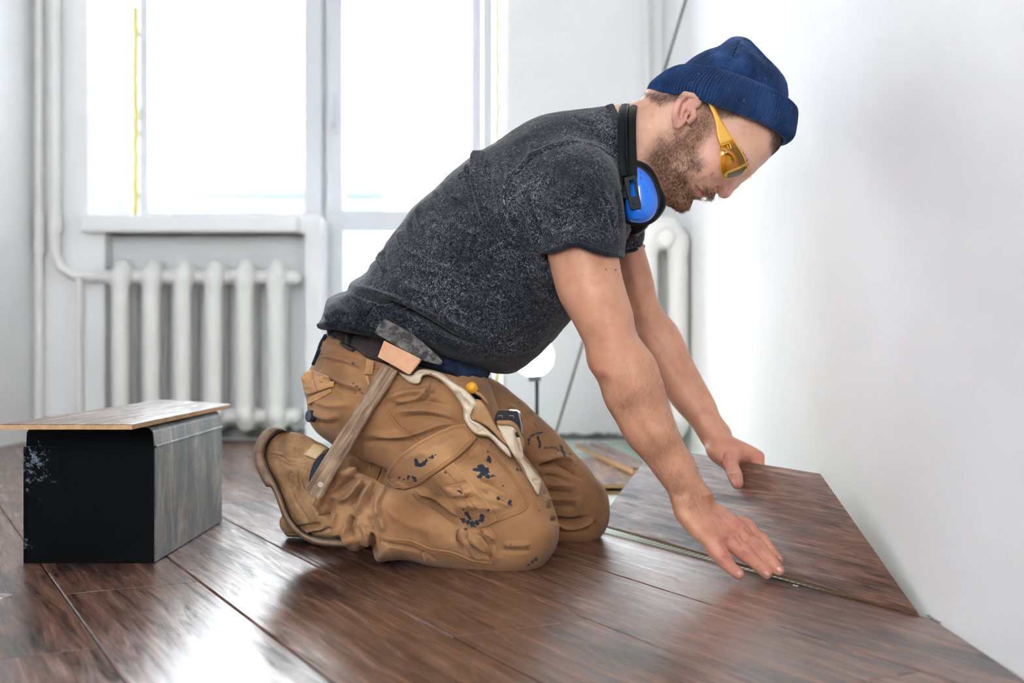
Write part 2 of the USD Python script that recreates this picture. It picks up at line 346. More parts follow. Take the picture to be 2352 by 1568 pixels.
class Infl:
    """a body part from its outline: R rounds it in the outline's plane, T is half its depth, Y its middle distance"""
    def __init__(s, outline, R, T, Y, smooth=True, step=2.0, blur=2.5, power=2.0):
        pts = closed_curve(outline) if smooth else np.asarray(outline, float)
        s.poly = Polygon(pts).buffer(0); s.step = step; s.power = power
        if s.poly.geom_type != 'Polygon': s.poly = max(s.poly.geoms, key=lambda g: g.area)
        x0, y0, x1, y1 = s.poly.bounds; mrg = 60
        s.o = np.array([x0 - mrg, y0 - mrg]); nx, ny = int((x1 - x0 + 2 * mrg) / step) + 2, int((y1 - y0 + 2 * mrg) / step) + 2
        gx, gy = np.meshgrid(s.o[0] + np.arange(nx) * step, s.o[1] + np.arange(ny) * step, indexing='ij')
        ring_ = np.array(s.poly.exterior.coords); seg = np.linalg.norm(np.diff(ring_, axis=0), axis=1)
        k = np.r_[0, np.cumsum(seg)]; t = np.arange(0, k[-1], 0.5); dn = np.stack([np.interp(t, k, ring_[:, i]) for i in (0, 1)], 1)
        d = cKDTree(dn).query(np.stack([gx.ravel(), gy.ravel()], 1))[0].reshape(gx.shape)
        d = np.where(shapely.contains_xy(s.poly, gx, gy), d, -d)
        if blur:
            b = ndimage.gaussian_filter(d, blur); w = np.clip((d - 4) / 14, 0, 1); d = d * (1 - w) + b * w
        s.Yg, s.Tg, s.Rg = Field(Y).grid(gx, gy), Field(T).grid(gx, gy), Field(R).grid(gx, gy)
        s.d = d * s.Yg / FPX
        s.G = np.stack([s.d, s.Yg, s.Tg, s.Rg], -1).reshape(-1, 4).astype(np.float32)
        s.T = float(np.max(s.Tg)); s.Ylo, s.Yhi = s.Yg.min(), s.Yg.max()
        x0, y0, x1, y1 = s.poly.bounds; ys = (s.Ylo - s.T, s.Yhi + s.T); c = []
        for Y_ in ys:
            for px in (x0, x1):
                for py in (y0, y1): c.append(at(px, py, Y_))
        s.lo, s.hi = np.min(c, 0), np.max(c, 0)
    def __call__(s, P):
        q = (proj(P) - s.o) / s.step
        mx = np.array(s.d.shape) - 1.0
        e = np.maximum(np.maximum(-q, q - mx), 0); out = np.sqrt(e[:, 0] ** 2 + e[:, 1] ** 2) * (s.step * 1.9 / FPX)
        q = np.clip(q, 0, mx - 1e-3); i = q.astype(np.int32); t = (q - i).astype(np.float32); k = i[:, 0] * s.d.shape[1] + i[:, 1]; ny = s.d.shape[1]
        a, b = t[:, :1], t[:, 1:]
        d, Y0, T, R = (((s.G[k] * (1 - b) + s.G[k + 1] * b) * (1 - a) + (s.G[k + ny] * (1 - b) + s.G[k + ny + 1] * b) * a)).T
        r = np.maximum(R - d, 0); y = np.abs(P[:, 1] - Y0) * R / T
        if s.power == 2.0: f = np.sqrt(r * r + y * y) - R
        else: f = (r ** s.power + y ** s.power) ** (1 / s.power) - R
        return f + out
class Cap:
    """round cone chain through points with radii"""
    def __init__(s, pts, r):
        s.p = np.asarray(pts, float); s.r = np.broadcast_to(np.asarray(r, float), len(s.p)).copy(); m = s.r.max()
        s.lo, s.hi = s.p.min(0) - m, s.p.max(0) + m
    def __call__(s, P):
        best = None
        for a, b, ra, rb in zip(s.p[:-1], s.p[1:], s.r[:-1], s.r[1:]):
            ab = b - a; t = np.clip(((P - a) @ ab) / (ab @ ab + 1e-12), 0, 1)
            d = np.linalg.norm(P - a - t[:, None] * ab, axis=1) - (ra + (rb - ra) * t)
            best = d if best is None else np.minimum(best, d)
        return best
class Ell:
    def __init__(s, c, ax, rot=None):
        s.c, s.ax = np.asarray(c, float), np.asarray(ax, float); s.rot = np.eye(3) if rot is None else np.asarray(rot, float)
        m = s.ax.max(); s.lo, s.hi = s.c - m, s.c + m
    def __call__(s, P):
        q = (P - s.c) @ s.rot.T; k0 = np.linalg.norm(q / s.ax, axis=1); k1 = np.linalg.norm(q / s.ax ** 2, axis=1)
        return k0 * (k0 - 1) / (k1 + 1e-9)
def smin(a, b, k):
    h = np.maximum(k - np.abs(a - b), 0) / k
    return np.minimum(a, b) - h * h * k * 0.25
class U:
    """smooth union of parts (each may bring its own k), then subtractions"""
    def __init__(s, parts, k=0.015, cut=(), kc=0.004):
        s.parts = [(p if isinstance(p, tuple) else (p, k)) for p in parts]; s.cut, s.kc = cut, kc
        s.lo = np.min([p.lo for p, _ in s.parts], 0) - 0.01; s.hi = np.max([p.hi for p, _ in s.parts], 0) + 0.01
    def __call__(s, P):
        f = None
        lo, hi = P.min(0), P.max(0)
        for p, k in s.parts:
            if f is not None and (np.any(p.lo - 0.06 > hi) or np.any(p.hi + 0.06 < lo)): continue
            g = p(P); f = g if f is None else smin(f, g, k)
        for c in s.cut:
            f = -smin(-f, c(P), s.kc)
        return f
class Off:
    def __init__(s, p, d): s.p, s.d = p, d; s.lo, s.hi = p.lo - d, p.hi + d
    def __call__(s, P): return s.p(P) - s.d
def relax(P, F, rounds, lam=0.5, nu=0.53):
    from scipy.sparse import coo_matrix
    e = np.vstack([F[:, [0, 1]], F[:, [1, 2]], F[:, [2, 0]]]); e = np.vstack([e, e[:, ::-1]])
    A = coo_matrix((np.ones(len(e)), (e[:, 0], e[:, 1])), shape=(len(P), len(P))).tocsr(); deg = np.maximum(np.asarray(A.sum(1)).ravel(), 1)[:, None]
    for _ in range(rounds):
        P = P + lam * (A @ P / deg - P); P = P - nu * (A @ P / deg - P)
    return P
def surf(f, h, lo=None, hi=None, B=10, project=1, margin=0.010, rounds=2):
    """closed smooth mesh of f = 0 (surface nets on blocks near the surface)"""
    lo = np.asarray(f.lo if lo is None else lo, float) - 2 * h; hi = np.asarray(f.hi if hi is None else hi, float) + 2 * h
    nb = np.ceil((hi - lo) / (h * B)).astype(int); n = nb * B + 1
    bc = np.stack(np.meshgrid(*[lo[i] + (np.arange(nb[i]) + 0.5) * h * B for i in range(3)], indexing='ij'), -1).reshape(-1, 3)
    fb = np.concatenate([f(c) for c in np.array_split(bc, max(1, len(bc) // 20000))])
    V = np.repeat(np.repeat(np.repeat(np.sign(fb).reshape(nb), B, 0), B, 1), B, 2).astype(np.float32)
    V = np.pad(V, ((0, 1), (0, 1), (0, 1)), mode='edge')
    act = np.nonzero(np.abs(fb) < h * B * 0.87 + margin)[0]
    off = np.stack(np.meshgrid(*[np.arange(B + 1)] * 3, indexing='ij'), -1).reshape(-1, 3)
    bi = np.stack(np.unravel_index(act, nb), 1) * B
    order = np.lexsort(bi.T[::-1]); bi = bi[order]
    for ch in np.array_split(bi, max(1, len(bi) // 12)):
        idx = (ch[:, None, :] + off[None]).reshape(-1, 3)
        V[idx[:, 0], idx[:, 1], idx[:, 2]] = f(lo + idx * h)
    S = V < 0
    S[[0, -1]] = False; S[:, [0, -1]] = False; S[:, :, [0, -1]] = False
    cnt = sum(S[a:S.shape[0] - 1 + a, b_:S.shape[1] - 1 + b_, c:S.shape[2] - 1 + c].astype(np.int8) for a in (0, 1) for b_ in (0, 1) for c in (0, 1))
    cells = np.argwhere((cnt > 0) & (cnt < 8))
    cid = np.full(cnt.shape, -1, np.int32); cid[tuple(cells.T)] = np.arange(len(cells))
    acc = np.zeros((len(cells), 3)); w = np.zeros(len(cells))
    for ax in range(3):
        o1, o2 = [(1, 2), (0, 2), (0, 1)][ax]
        for a in (0, 1):
            for b_ in (0, 1):
                c0 = cells.copy(); c0[:, o1] += a; c0[:, o2] += b_; c1 = c0.copy(); c1[:, ax] += 1
                v0, v1 = V[tuple(c0.T)].astype(float), V[tuple(c1.T)].astype(float); m = (S[tuple(c0.T)] != S[tuple(c1.T)])
                t = np.clip(v0 / np.where(np.abs(v0 - v1) < 1e-12, 1, v0 - v1), 0, 1); p = c0.astype(float); p[:, ax] += t
                acc[m] += p[m]; w[m] += 1
    P = lo + acc / np.maximum(w, 1)[:, None] * h
    F = []
    for ax in range(3):
        o1, o2 = [(1, 2), (2, 0), (0, 1)][ax]
        a0 = [slice(None)] * 3; a1 = [slice(None)] * 3; a0[ax] = slice(0, -1); a1[ax] = slice(1, None)
        e = np.argwhere(S[tuple(a0)] != S[tuple(a1)])
        e = e[(e[:, o1] > 0) & (e[:, o2] > 0)]
        q = []
        for a, b_ in ((-1, -1), (0, -1), (0, 0), (-1, 0)):
            c = e.copy(); c[:, o1] += a; c[:, o2] += b_; q.append(cid[tuple(c.T)])
        q = np.stack(q, 1); fl = S[tuple(e.T)]; q[~fl] = q[~fl][:, ::-1]; F.append(q[(q >= 0).all(1)])
    Q = np.vstack(F); F = np.vstack([Q[:, [0, 1, 2]], Q[:, [0, 2, 3]]])
    m = trimesh.Trimesh(P, F, process=False)
    P = relax(P, F, rounds)
    for _ in range(project):
        out = []
        for c in np.array_split(P, max(1, len(P) // 4000)):
            e = h * 0.5; g = np.stack([(f(c + d) - f(c - d)) / (2 * e) for d in np.eye(3) * e], 1)
            s_ = f(c) / np.maximum((g ** 2).sum(1), 0.25); out.append(c - np.clip(s_, -0.5 * h, 0.5 * h)[:, None] * g)
        P = np.vstack(out)
    return trimesh.Trimesh(P, F, process=False)
def vnormals(m):
    v, f, n = meshkit.arrays(m, True); return n
def dist_line(q, line, closed=False, reach=45.0):
    line = np.asarray(line, float); near_ = ((q > line.min(0) - reach) & (q < line.max(0) + reach)).all(1)
    if near_.all(): return _dist_line(q, line, closed)
    o = [np.full(len(q), 1e9), np.zeros(len(q)), np.zeros(len(q))]
    if near_.any():
        for a, b in zip(o, _dist_line(q[near_], line, closed)): a[near_] = b
    return o
def _dist_line(q, line, closed=False):
    """distance of 2-D points q to a polyline, and the position along it (0..1)"""
    line = np.asarray(line, float)
    if closed: line = np.vstack([line, line[:1]])
    L = np.r_[0, np.cumsum(np.linalg.norm(np.diff(line, axis=0), axis=1))]; best = np.full(len(q), 1e9); pos = np.zeros(len(q)); side = np.zeros(len(q))
    for i in range(len(line) - 1):
        a, ab = line[i], line[i + 1] - line[i]; t = np.clip(((q - a) @ ab) / (ab @ ab + 1e-9), 0, 1)
        v = q - a - t[:, None] * ab; d = np.hypot(v[:, 0], v[:, 1]); m = d < best
        best[m] = d[m]; pos[m] = (L[i] + t[m] * (L[i + 1] - L[i])) / L[-1]; side[m] = (ab[0] * v[m, 1] - ab[1] * v[m, 0])
    return best, pos, np.sign(side)
def grow(m, amount):
    m = m.copy(); m.vertices = m.vertices + vnormals(m) * (amount[:, None] if np.ndim(amount) else amount); return m
class Relief:
    """collects folds, seams and raised patches drawn over one side of a cloth; all become displacement of its mesh. w in outline pixels, amp in metres"""
    def __init__(s, mesh, facing=None, soft=0.25):
        s.m = mesh; s.q = proj(mesh.vertices); s.n = vnormals(mesh)
        view = mesh.vertices - [0, 0, CAM_H]; view /= np.linalg.norm(view, axis=1, keepdims=True)
        s.face = np.clip(-(s.n * view).sum(1) / soft, 0, 1) if facing is None else facing
        s.dsp = np.zeros(len(s.q))
    def near(s, line, r):
        lo, hi = np.min(line, 0) - r, np.max(line, 0) + r
        return np.nonzero((s.q > lo).all(1) & (s.q < hi).all(1) & (s.face > 0))[0]
    def fold(s, line, amp, w, taper=0.25, curve=True, asym=0.0, closed=False):
        line = dense(line, 24) if curve and len(line) > 2 and not closed else np.asarray(line, float)
        k = s.near(line, w * 3.2)
        if not len(k): return s
        d, t, sd = dist_line(s.q[k], line, closed)
        e = np.ones(len(k)) if taper <= 0 or closed else np.clip(np.minimum(t, 1 - t) / taper, 0, 1)
        e = e * e * (3 - 2 * e); ww = w * np.where(sd > 0, 1 + asym, 1 - asym)
        s.dsp[k] += amp * e * np.exp(-(d / ww) ** 2) * s.face[k]
        return s
    def cut(s, line, amp, w, taper=0.25):
        """a sharp crease with a soft ridge beside it"""
        s.fold(line, -amp, w, taper)
        line = dense(line, 24) if len(line) > 2 else np.asarray(line, float)
        k = s.near(line, w * 6); d, t, sd = dist_line(s.q[k], line); e = np.clip(np.minimum(t, 1 - t) / max(taper, .01), 0, 1)
        s.dsp[k] += 0.7 * amp * e * np.where(sd > 0, 1, 0.25) * np.exp(-((d - 2.1 * w) / (1.4 * w)) ** 2) * s.face[k]
        return s
    def raise_(s, poly, amp, edge=3.0):
        P_ = Polygon(poly); k = s.near(np.asarray(poly), 2 * edge); d, _, _ = dist_line(s.q[k], poly, True)
        d = np.where(shapely.contains_xy(P_, s.q[k, 0], s.q[k, 1]), d, -d)
        s.dsp[k] += amp * np.clip(d / edge + 0.5, 0, 1) * s.face[k]
        return s
    def noise(s, amp, scale, seed=0, stretch=(1, 1, 1), octaves=3, mask=None):
        a = amp * (meshkit.fbm(s.m.vertices * scale * np.asarray(stretch), octaves, seed) - 0.5) * 2
        s.dsp += a if mask is None else a * mask
        return s
    def done(s):
        m = s.m.copy(); m.vertices = m.vertices + s.n * s.dsp[:, None]; return m
def depth_of(m, res=2.0):
    """near surface distance of a mesh over the picture plane (for laying patches on it)"""
    q = proj(m.vertices); lo = np.floor(q.min(0)) - 4; n = np.ceil((q.max(0) - lo) / res).astype(int) + 4
    D = np.full(n, np.inf); i = np.round((q - lo) / res).astype(int)
    view = m.vertices - [0, 0, CAM_H]; view /= np.linalg.norm(view, axis=1, keepdims=True)
    k = (vnormals(m) * view).sum(1) < 0.1
    np.minimum.at(D, (i[k, 0], i[k, 1]), m.vertices[k, 1])
    low = ndimage.minimum_filter(D, 7); D[D > low + .018] = np.inf
    hole = np.isinf(D); idx = ndimage.distance_transform_edt(hole, return_distances=False, return_indices=True)
    D = D[tuple(idx)]; D = ndimage.gaussian_filter(D, 1.0)
    return lambda q_: ndimage.map_coordinates(D, ((np.asarray(q_, float) - lo) / res).T, order=1, mode='nearest')
def patch(outline, depth, t=0.004, lift=0.0, step=5.0, edge=6.0, curve=False, bump=None, thick=0.006):
    """a piece of cloth or leather of its own thickness lying on a surface: rounded edges, real back"""
    pts = closed_curve(outline, max(24, len(outline) * 6)) if curve else np.asarray(outline, float)
    P_ = Polygon(pts).buffer(0)
    if P_.geom_type != 'Polygon': P_ = max(P_.geoms, key=lambda g: g.area)
    ring_ = np.array(P_.exterior.segmentize(step).coords)[:-1]
    x0, y0, x1, y1 = P_.bounds; gx, gy = np.meshgrid(np.arange(x0, x1, step), np.arange(y0, y1, step)); g = np.stack([gx.ravel(), gy.ravel()], 1)
    gi = g[shapely.contains_xy(P_.buffer(-step * 0.6), g[:, 0], g[:, 1])]
    inner = []
    for f_ in (0.35, 1.0):
        b_ = P_.buffer(-edge * f_)
        if not b_.is_empty:
            for gg in getattr(b_, 'geoms', [b_]): inner.append(np.array(gg.exterior.segmentize(step).coords)[:-1])
    q = np.vstack([ring_] + inner + [gi]); _, u = np.unique(np.round(q, 1), axis=0, return_index=True); u = np.sort(u); q = q[u]; nr = int((u < len(ring_)).sum())
    tri = Delaunay(q).simplices; c = q[tri].mean(1); tri = tri[shapely.contains_xy(P_, c[:, 0], c[:, 1])]
    a = q[tri]; cr = (a[:, 1, 0] - a[:, 0, 0]) * (a[:, 2, 1] - a[:, 0, 1]) - (a[:, 1, 1] - a[:, 0, 1]) * (a[:, 2, 0] - a[:, 0, 0])
    tri = tri[np.abs(cr) > 1e-6]; cr = cr[np.abs(cr) > 1e-6]
    d = shapely.distance(P_.exterior, shapely.points(q)); e = np.clip(d / edge, 0, 1); prof = np.sqrt(1 - (1 - e) ** 2)
    Y = depth(q); h = lift + t * prof + (bump(q) if bump is not None else 0) * prof
    def pos(q, Y): return np.stack([(q[:, 0] - UX) * Y / FPX, Y, CAM_H - (q[:, 1] - UY) * Y / FPX], 1)
    Vf, Vb = pos(q, Y - h), pos(q, Y - lift + thick)
    tri = np.where((cr > 0)[:, None], tri, tri[:, ::-1])       # image-y points down, so this order faces the camera
    n = len(q); F = [tri[:, ::-1], tri + n]
    e_ = np.sort(np.vstack([tri[:, [0, 1]], tri[:, [1, 2]], tri[:, [2, 0]]]), 1); ue, ct = np.unique(e_, axis=0, return_counts=True)
    oe = {tuple(x) for x in ue[ct == 1]}
    W = []
    for T_ in tri:
        for i, j in ((0, 1), (1, 2), (2, 0)):
            if (min(T_[i], T_[j]), max(T_[i], T_[j])) in oe: W += [[T_[i], T_[j], T_[j] + n], [T_[i], T_[j] + n, T_[i] + n]]
    m = trimesh.Trimesh(np.vstack([Vf, Vb]), np.vstack(F + [np.array(W)]), process=False)
    if m.volume < 0: m.invert()
    return m
# ------------------------------------------------------------------ the kneeling man: volumes
z1 = lambda p: Zm(1380, 60, 3.136, p)
z2 = lambda p: Zm(680, 680, 3.267, p)
z3 = lambda p: Zm(560, 940, 3.0947, p)
z5 = lambda p: Zm(570, 960, 5.06, p)
z7 = lambda p: Zm(1150, 720, 2.7036, p)
z8 = lambda p: Zm(700, 220, 2.306, p)
zh = lambda p: Zm(1540, 1100, 6.273, p)
zf = lambda p: Zm(1600, 960, 8.71, p)
ze = lambda p: Zm(1580, 180, 5.225, p)
zm = lambda p: Zm(1400, 220, 4.9, p)
zb = lambda p: Zm(680, 660, 6.534, p)
zp = lambda p: Zm(840, 940, 3.92, p)
zg = lambda p: Zm(1000, 820, 4.9, p)
# ---- arms
near_arm_L = [(1285, 470), (1262, 540), (1257, 584), (1268, 632), (1285, 688), (1311, 732), (1328, 765), (1342, 797), (1351, 840), (1372, 875), (1390, 927), (1416, 971), (1438, 1012), (1468, 1046), (1501, 1086), (1535, 1131), (1553, 1164), (1562, 1190)]
near_arm_R = [(1632, 1138), (1627, 1127), (1609, 1090), (1590, 1049), (1568, 1012), (1549, 964), (1535, 920), (1524, 879), (1514, 846), (1500, 816), (1476, 786), (1461, 757), (1455, 722), (1447, 695), (1433, 649), (1421, 589), (1415, 520), (1400, 440), (1350, 415), (1310, 430)]
Yna = [(1340, 450, 1.80), (1340, 590, 1.775), (1400, 720, 1.765), (1440, 850, 1.77), (1500, 980, 1.785), (1560, 1080, 1.80), (1600, 1150, 1.805)]
near_arm = Infl(near_arm_L + near_arm_R, [(1340, 500, .055), (1350, 620, .054), (1400, 740, .048), (1440, 860, .050), (1490, 960, .046), (1560, 1090, .032), (1600, 1150, .027)],
                [(1340, 500, .058), (1350, 620, .055), (1400, 740, .047), (1440, 860, .047), (1490, 960, .044), (1560, 1090, .033), (1600, 1150, .026)], Yna)
far_arm_pts = [(1478, 560), (1500, 640), (1512, 690), (1531, 722), (1549, 742), (1568, 775), (1586, 816), (1605, 853), (1627, 894), (1646, 931), (1664, 975), (1678, 998), (1640, 1040), (1624, 1024), (1613, 1010), (1594, 985), (1568, 956), (1542, 926), (1500, 860), (1465, 790), (1440, 720), (1415, 640), (1395, 540), (1400, 470), (1440, 450), (1465, 500)]
far_arm = Infl(far_arm_pts, [(1430, 560, .05), (1480, 700, .044), (1530, 800, .042), (1580, 880, .036), (1650, 1000, .027)], [(1430, 560, .05), (1480, 700, .045), (1530, 800, .043), (1580, 880, .037), (1650, 1000, .027)],
               [(1430, 500, 2.09), (1440, 600, 2.12), (1500, 740, 2.13), (1560, 860, 2.12), (1650, 1000, 2.10)])
# ---- near hand: flat on the board edge, fingers spread towards the wall
palm = Infl(zh([(60, 300), (90, 470), (150, 640), (220, 745), (330, 855), (450, 945), (560, 1010), (640, 985), (730, 930), (860, 900), (960, 820), (1060, 740), (1100, 700), (1030, 615), (930, 520), (800, 420), (650, 320), (520, 190), (300, 150)]), 0.020, [(1580, 1160, .024), (1640, 1230, .019), (1700, 1200, .017)],
            [(1575, 1160, 1.80), (1570, 1200, 1.785), (1625, 1255, 1.757), (1660, 1240, 1.763), (1690, 1215, 1.79), (1712, 1205, 1.815), (1660, 1165, 1.835), (1620, 1135, 1.82)])
fp = lambda l: [at(*zh([(u, v)])[0], Y) for u, v, Y in l]
PINKY = fp([(560, 900, 1.766), (650, 1020, 1.757), (762, 1150, 1.743), (880, 1285, 1.737), (985, 1368, 1.735)])
RING = fp([(750, 800, 1.783), (850, 905, 1.772), (1060, 1065, 1.755), (1240, 1215, 1.748), (1385, 1362, 1.747)])
MIDDLE = fp([(900, 700, 1.803), (1010, 800, 1.79), (1245, 985, 1.766), (1420, 1150, 1.752), (1560, 1312, 1.745)])
INDEX = fp([(1000, 650, 1.825), (1095, 730, 1.822), (1290, 880, 1.802), (1430, 1020, 1.784), (1548, 1158, 1.767)])
THUMB = fp([(420, 420, 1.835), (640, 520, 1.85), (800, 650, 1.858), (900, 770, 1.855)])
near_hand = [(palm, .02), (Cap(PINKY, [.0120, .0112, .0103, .0093, .0078]), .005), (Cap(RING, [.0125, .0118, .0112, .0098, .0082]), .0035), (Cap(MIDDLE, [.0125, .0120, .0114, .0100, .0085]), .0035), (Cap(INDEX, [.0125, .0118, .0108, .0094, .0080]), .0035), (Cap(THUMB, [.016, .015, .012, .0105]), .010)]
for c, kn in ((PINKY, .0105), (RING, .0116), (MIDDLE, .0118), (INDEX, .0110)):      # knuckle swellings
    near_hand.append((Ell(c[2] + [0, -.001, .001], [kn] * 3), .008)); near_hand.append((Ell(c[1] + [0, -.004, .004], [.011] * 3), .014))
# ---- far hand: grips the lifted edge, thumb on top
palm2 = Infl(zf([(80, 150), (120, 350), (150, 470), (200, 680), (260, 770), (340, 850), (450, 930), (560, 1000), (700, 960), (850, 960), (960, 900), (1060, 860), (1160, 800), (1260, 790), (1300, 760), (1250, 680), (1100, 570), (900, 450), (680, 330), (560, 150), (300, 60)]), 0.024, [(1630, 1000, .026), (1680, 1040, .028), (1735, 1045, .020)],
             [(1630, 990, 2.10), (1640, 1050, 2.06), (1690, 1050, 2.06), (1735, 1045, 2.062)])
fq = lambda l: [at(*zf([(u, v)])[0], Y) for u, v, Y in l]
THUMB2 = fq([(480, 650, 2.065), (640, 830, 2.042), (720, 1020, 2.027), (770, 1140, 2.011), (815, 1290, 1.993)])
INDEX2 = fq([(900, 650, 2.072), (1215, 790, 2.056), (1235, 1010, 2.042), (1140, 1180, 2.034)])
MIDDLE2 = fq([(860, 600, 2.09), (1190, 770, 2.076), (1190, 990, 2.064), (1090, 1180, 2.05)])
RING2 = fq([(760, 600, 2.105), (1090, 760, 2.098), (1060, 980, 2.09), (960, 1160, 2.075)])
PINKY2 = fq([(620, 600, 2.115), (930, 760, 2.115), (900, 950, 2.11), (820, 1100, 2.10)])
far_hand = [(palm2, .02), (Cap(THUMB2, [.019, .0165, .0125, .0128, .0102]), .010), (Cap(INDEX2, [.013, .0125, .0105, .009]), .008), (Cap(MIDDLE2, [.013, .0125, .0105, .009]), .007), (Cap(RING2, [.0125, .012, .010, .0085]), .007), (Cap(PINKY2, [.011, .0105, .009, .008]), .007)]
# ---- head and neck
HY = 1.95
head_pts = z1([(1240, 918), (1185, 980), (1135, 1026), (1092, 1066), (1052, 1086), (1005, 1112), (962, 1155), (928, 1198), (904, 1222), (884, 1226), (864, 1208), (850, 1190), (832, 1200), (806, 1232), (782, 1242), (757, 1230), (738, 1216), (722, 1226), (698, 1232), (672, 1242), (655, 1266), (638, 1296), (604, 1318), (568, 1322), (530, 1306), (490, 1278), (452, 1240), (420, 1120), (390, 960), (350, 760), (345, 620), (345, 505), (375, 420), (470, 345), (620, 275), (800, 222), (950, 215), (1080, 270), (1200, 385), (1285, 520), (1322, 680), (1305, 820), (1275, 880)])
head = Infl(head_pts, [(1560, 280, .074), (1650, 200, .078), (1700, 260, .075), (1590, 400, .062), (1560, 470, .05), (1660, 430, .03)], [(1560, 280, .072), (1650, 200, .078), (1720, 290, .072), (1700, 350, .066), (1590, 400, .064), (1560, 460, .048), (1655, 435, .034), (1600, 450, .042)], HY, blur=1.2, step=1.5, power=2.2)
neck = Infl([(1500, 216), (1468, 236), (1405, 243), (1360, 262), (1350, 340), (1380, 430), (1430, 500), (1480, 490), (1530, 440), (1550, 380), (1560, 280), (1540, 225)], .062, .064, HY)
er = lambda l, dy=0: [at(*z1([(u, v)])[0], Y) for u, v, Y in l]
EY = HY - .078
ear = [(Cap(er([(700, 545, EY - .004), (660, 500, EY - .012), (605, 492, EY - .018), (565, 535, EY - .022), (540, 600, EY - .022), (533, 660, EY - .018), (548, 710, EY - .010)]), [.0045, .0048, .005, .005, .005, .0055, .007]), .0025),
       (Cap(er([(690, 560, EY), (640, 570, EY - .006), (600, 620, EY - .008), (570, 690, EY - .004)]), [.006, .007, .008, .0075]), .008),
       (Cap(er([(665, 600, EY - .006), (672, 650, EY - .006), (640, 690, EY - .003)]), [.004, .005, .004]), .006),
       (Cap(er([(640, 545, EY - .010), (600, 575, EY - .015), (590, 640, EY - .012)]), [.0035, .004, .0035]), .005)]
eye_c = at(*ze([(492, 955)])[0], HY - .0335); eye2_c = eye_c + [0, .067, 0]
face_cut = [Ell(at(*ze([(505, 985)])[0], HY - .062), [.020, .018, .016]), Ell(at(*ze([(505, 985)])[0], HY + .062), [.020, .018, .016]),
            Cap(er([(640, 640, HY - .092), (630, 635, HY - .070)]), [.008, .005])]
face_add = [(Cap([at(*ze([(560, 900)])[0], HY - .058), at(*ze([(640, 980)])[0], HY - .050), at(*ze([(700, 1075)])[0], HY - .026)], [.010, .010, .009]), .018),
            (Cap([at(*ze([(560, 900)])[0], HY + .058), at(*ze([(640, 980)])[0], HY + .050), at(*ze([(700, 1075)])[0], HY + .026)], [.010, .010, .009]), .018),
            (Ell(at(*ze([(370, 1000)])[0], HY - .050), [.022, .016, .022]), .03), (Ell(at(*ze([(370, 1000)])[0], HY + .050), [.022, .016, .022]), .03),
            (Ell(at(*ze([(345, 1260)])[0], HY - .015), [.0085, .0075, .0085]), .006), (Ell(at(*ze([(345, 1260)])[0], HY + .015), [.0085, .0075, .0085]), .006),
            (Ell(at(*z1([(886, 1200)])[0], HY), [.0095, .0105, .0085]), .006), (Cap([at(*z1([(1030, 1075)])[0], HY), at(*z1([(900, 1185)])[0], HY)], [.0065, .0085]), .008), (Ell(at(*z1([(718, 1212)])[0], HY), [.006, .020, .006]), .006),
            (Ell(eye_c, [.0128] * 3), .003), (Ell(eye2_c, [.0128] * 3), .003)]
# ---- torso (under the clothes) joins everything into one body
core = Cap([at(1440, 330, HY), at(1330, 420, HY), at(1100, 600, HY + .02), at(900, 800, HY + .02)], [.05, .06, .05, .05])
core2 = Cap([at(1340, 440, 1.82), at(1380, 430, 1.95), at(1420, 470, 2.07)], [.05, .06, .05])
leg1 = Cap([at(850, 860, 1.94), at(1205, 1235, 1.875), at(765, 1195, 1.88)], [.035, .022, .018])
leg2 = Cap([at(900, 860, 2.03), at(1310, 1160, 2.14), at(800, 1140, 2.10)], [.04, .03, .02])
head_f = U([(head, .01)], cut=face_cut, kc=.008)
body_f = U([(core, .02), (core2, .03), (near_arm, .03), (far_arm, .03)] + near_hand + far_hand + [(neck, .03), (head_f, .03)] + face_add + ear + [(leg1, .03), (leg2, .03)], cut=[Ell(er([(618, 640, EY - .015)])[0], [.0045, .008, .008])], kc=.004)
# ---- shirt
shirt_pts = z8([(62, 1215), (80, 1190), (110, 1100), (130, 1072), (190, 1047), (228, 1030), (236, 1002), (268, 970), (330, 925), (347, 895), (385, 860), (420, 800), (440, 765), (490, 700), (522, 660), (562, 600), (630, 540), (700, 480), (760, 420), (850, 345), (940, 285), (1040, 220), (1130, 160), (1230, 110), (1330, 85), (1450, 70), (1560, 57), (1612, 50), (1680, 52), (1745, 110), (1775, 220), (1785, 350), (1785, 470), (1770, 580), (1735, 690), (1695, 790), (1640, 900), (1560, 1020), (1460, 1130), (1400, 1195), (1330, 1270), (1240, 1370), (1170, 1430), (1110, 1466), (1050, 1474), (950, 1462), (850, 1445), (740, 1405), (600, 1340), (450, 1300), (330, 1290), (250, 1272), (130, 1243), (75, 1232)])
shirt_body = Infl(shirt_pts, [(740, 750, .012), (800, 775, .014), (880, 800, .016), (1000, 845, .03), (860, 690, .09), (1000, 600, .13), (1150, 700, .14), (1200, 450, .14), (1350, 350, .11), (1420, 300, .08)],
                  [(750, 740, .165), (850, 720, .165), (1000, 650, .17), (1150, 750, .16), (1200, 450, .19), (1350, 400, .17), (1400, 300, .10), (1425, 260, .085), (1450, 330, .105), (1430, 480, .13)], [(750, 740, 1.96), (1000, 650, 1.955), (1350, 400, 1.95)])
sleeve_pts = z8([(1470, 248), (1350, 262), (1240, 310), (1140, 400), (1085, 480), (1075, 590), (1110, 690), (1170, 755), (1215, 800), (1245, 850), (1275, 960), (1400, 990), (1560, 990), (1680, 960), (1690, 850), (1692, 780), (1695, 690), (1690, 600), (1670, 480), (1640, 370), (1590, 300), (1530, 260)])
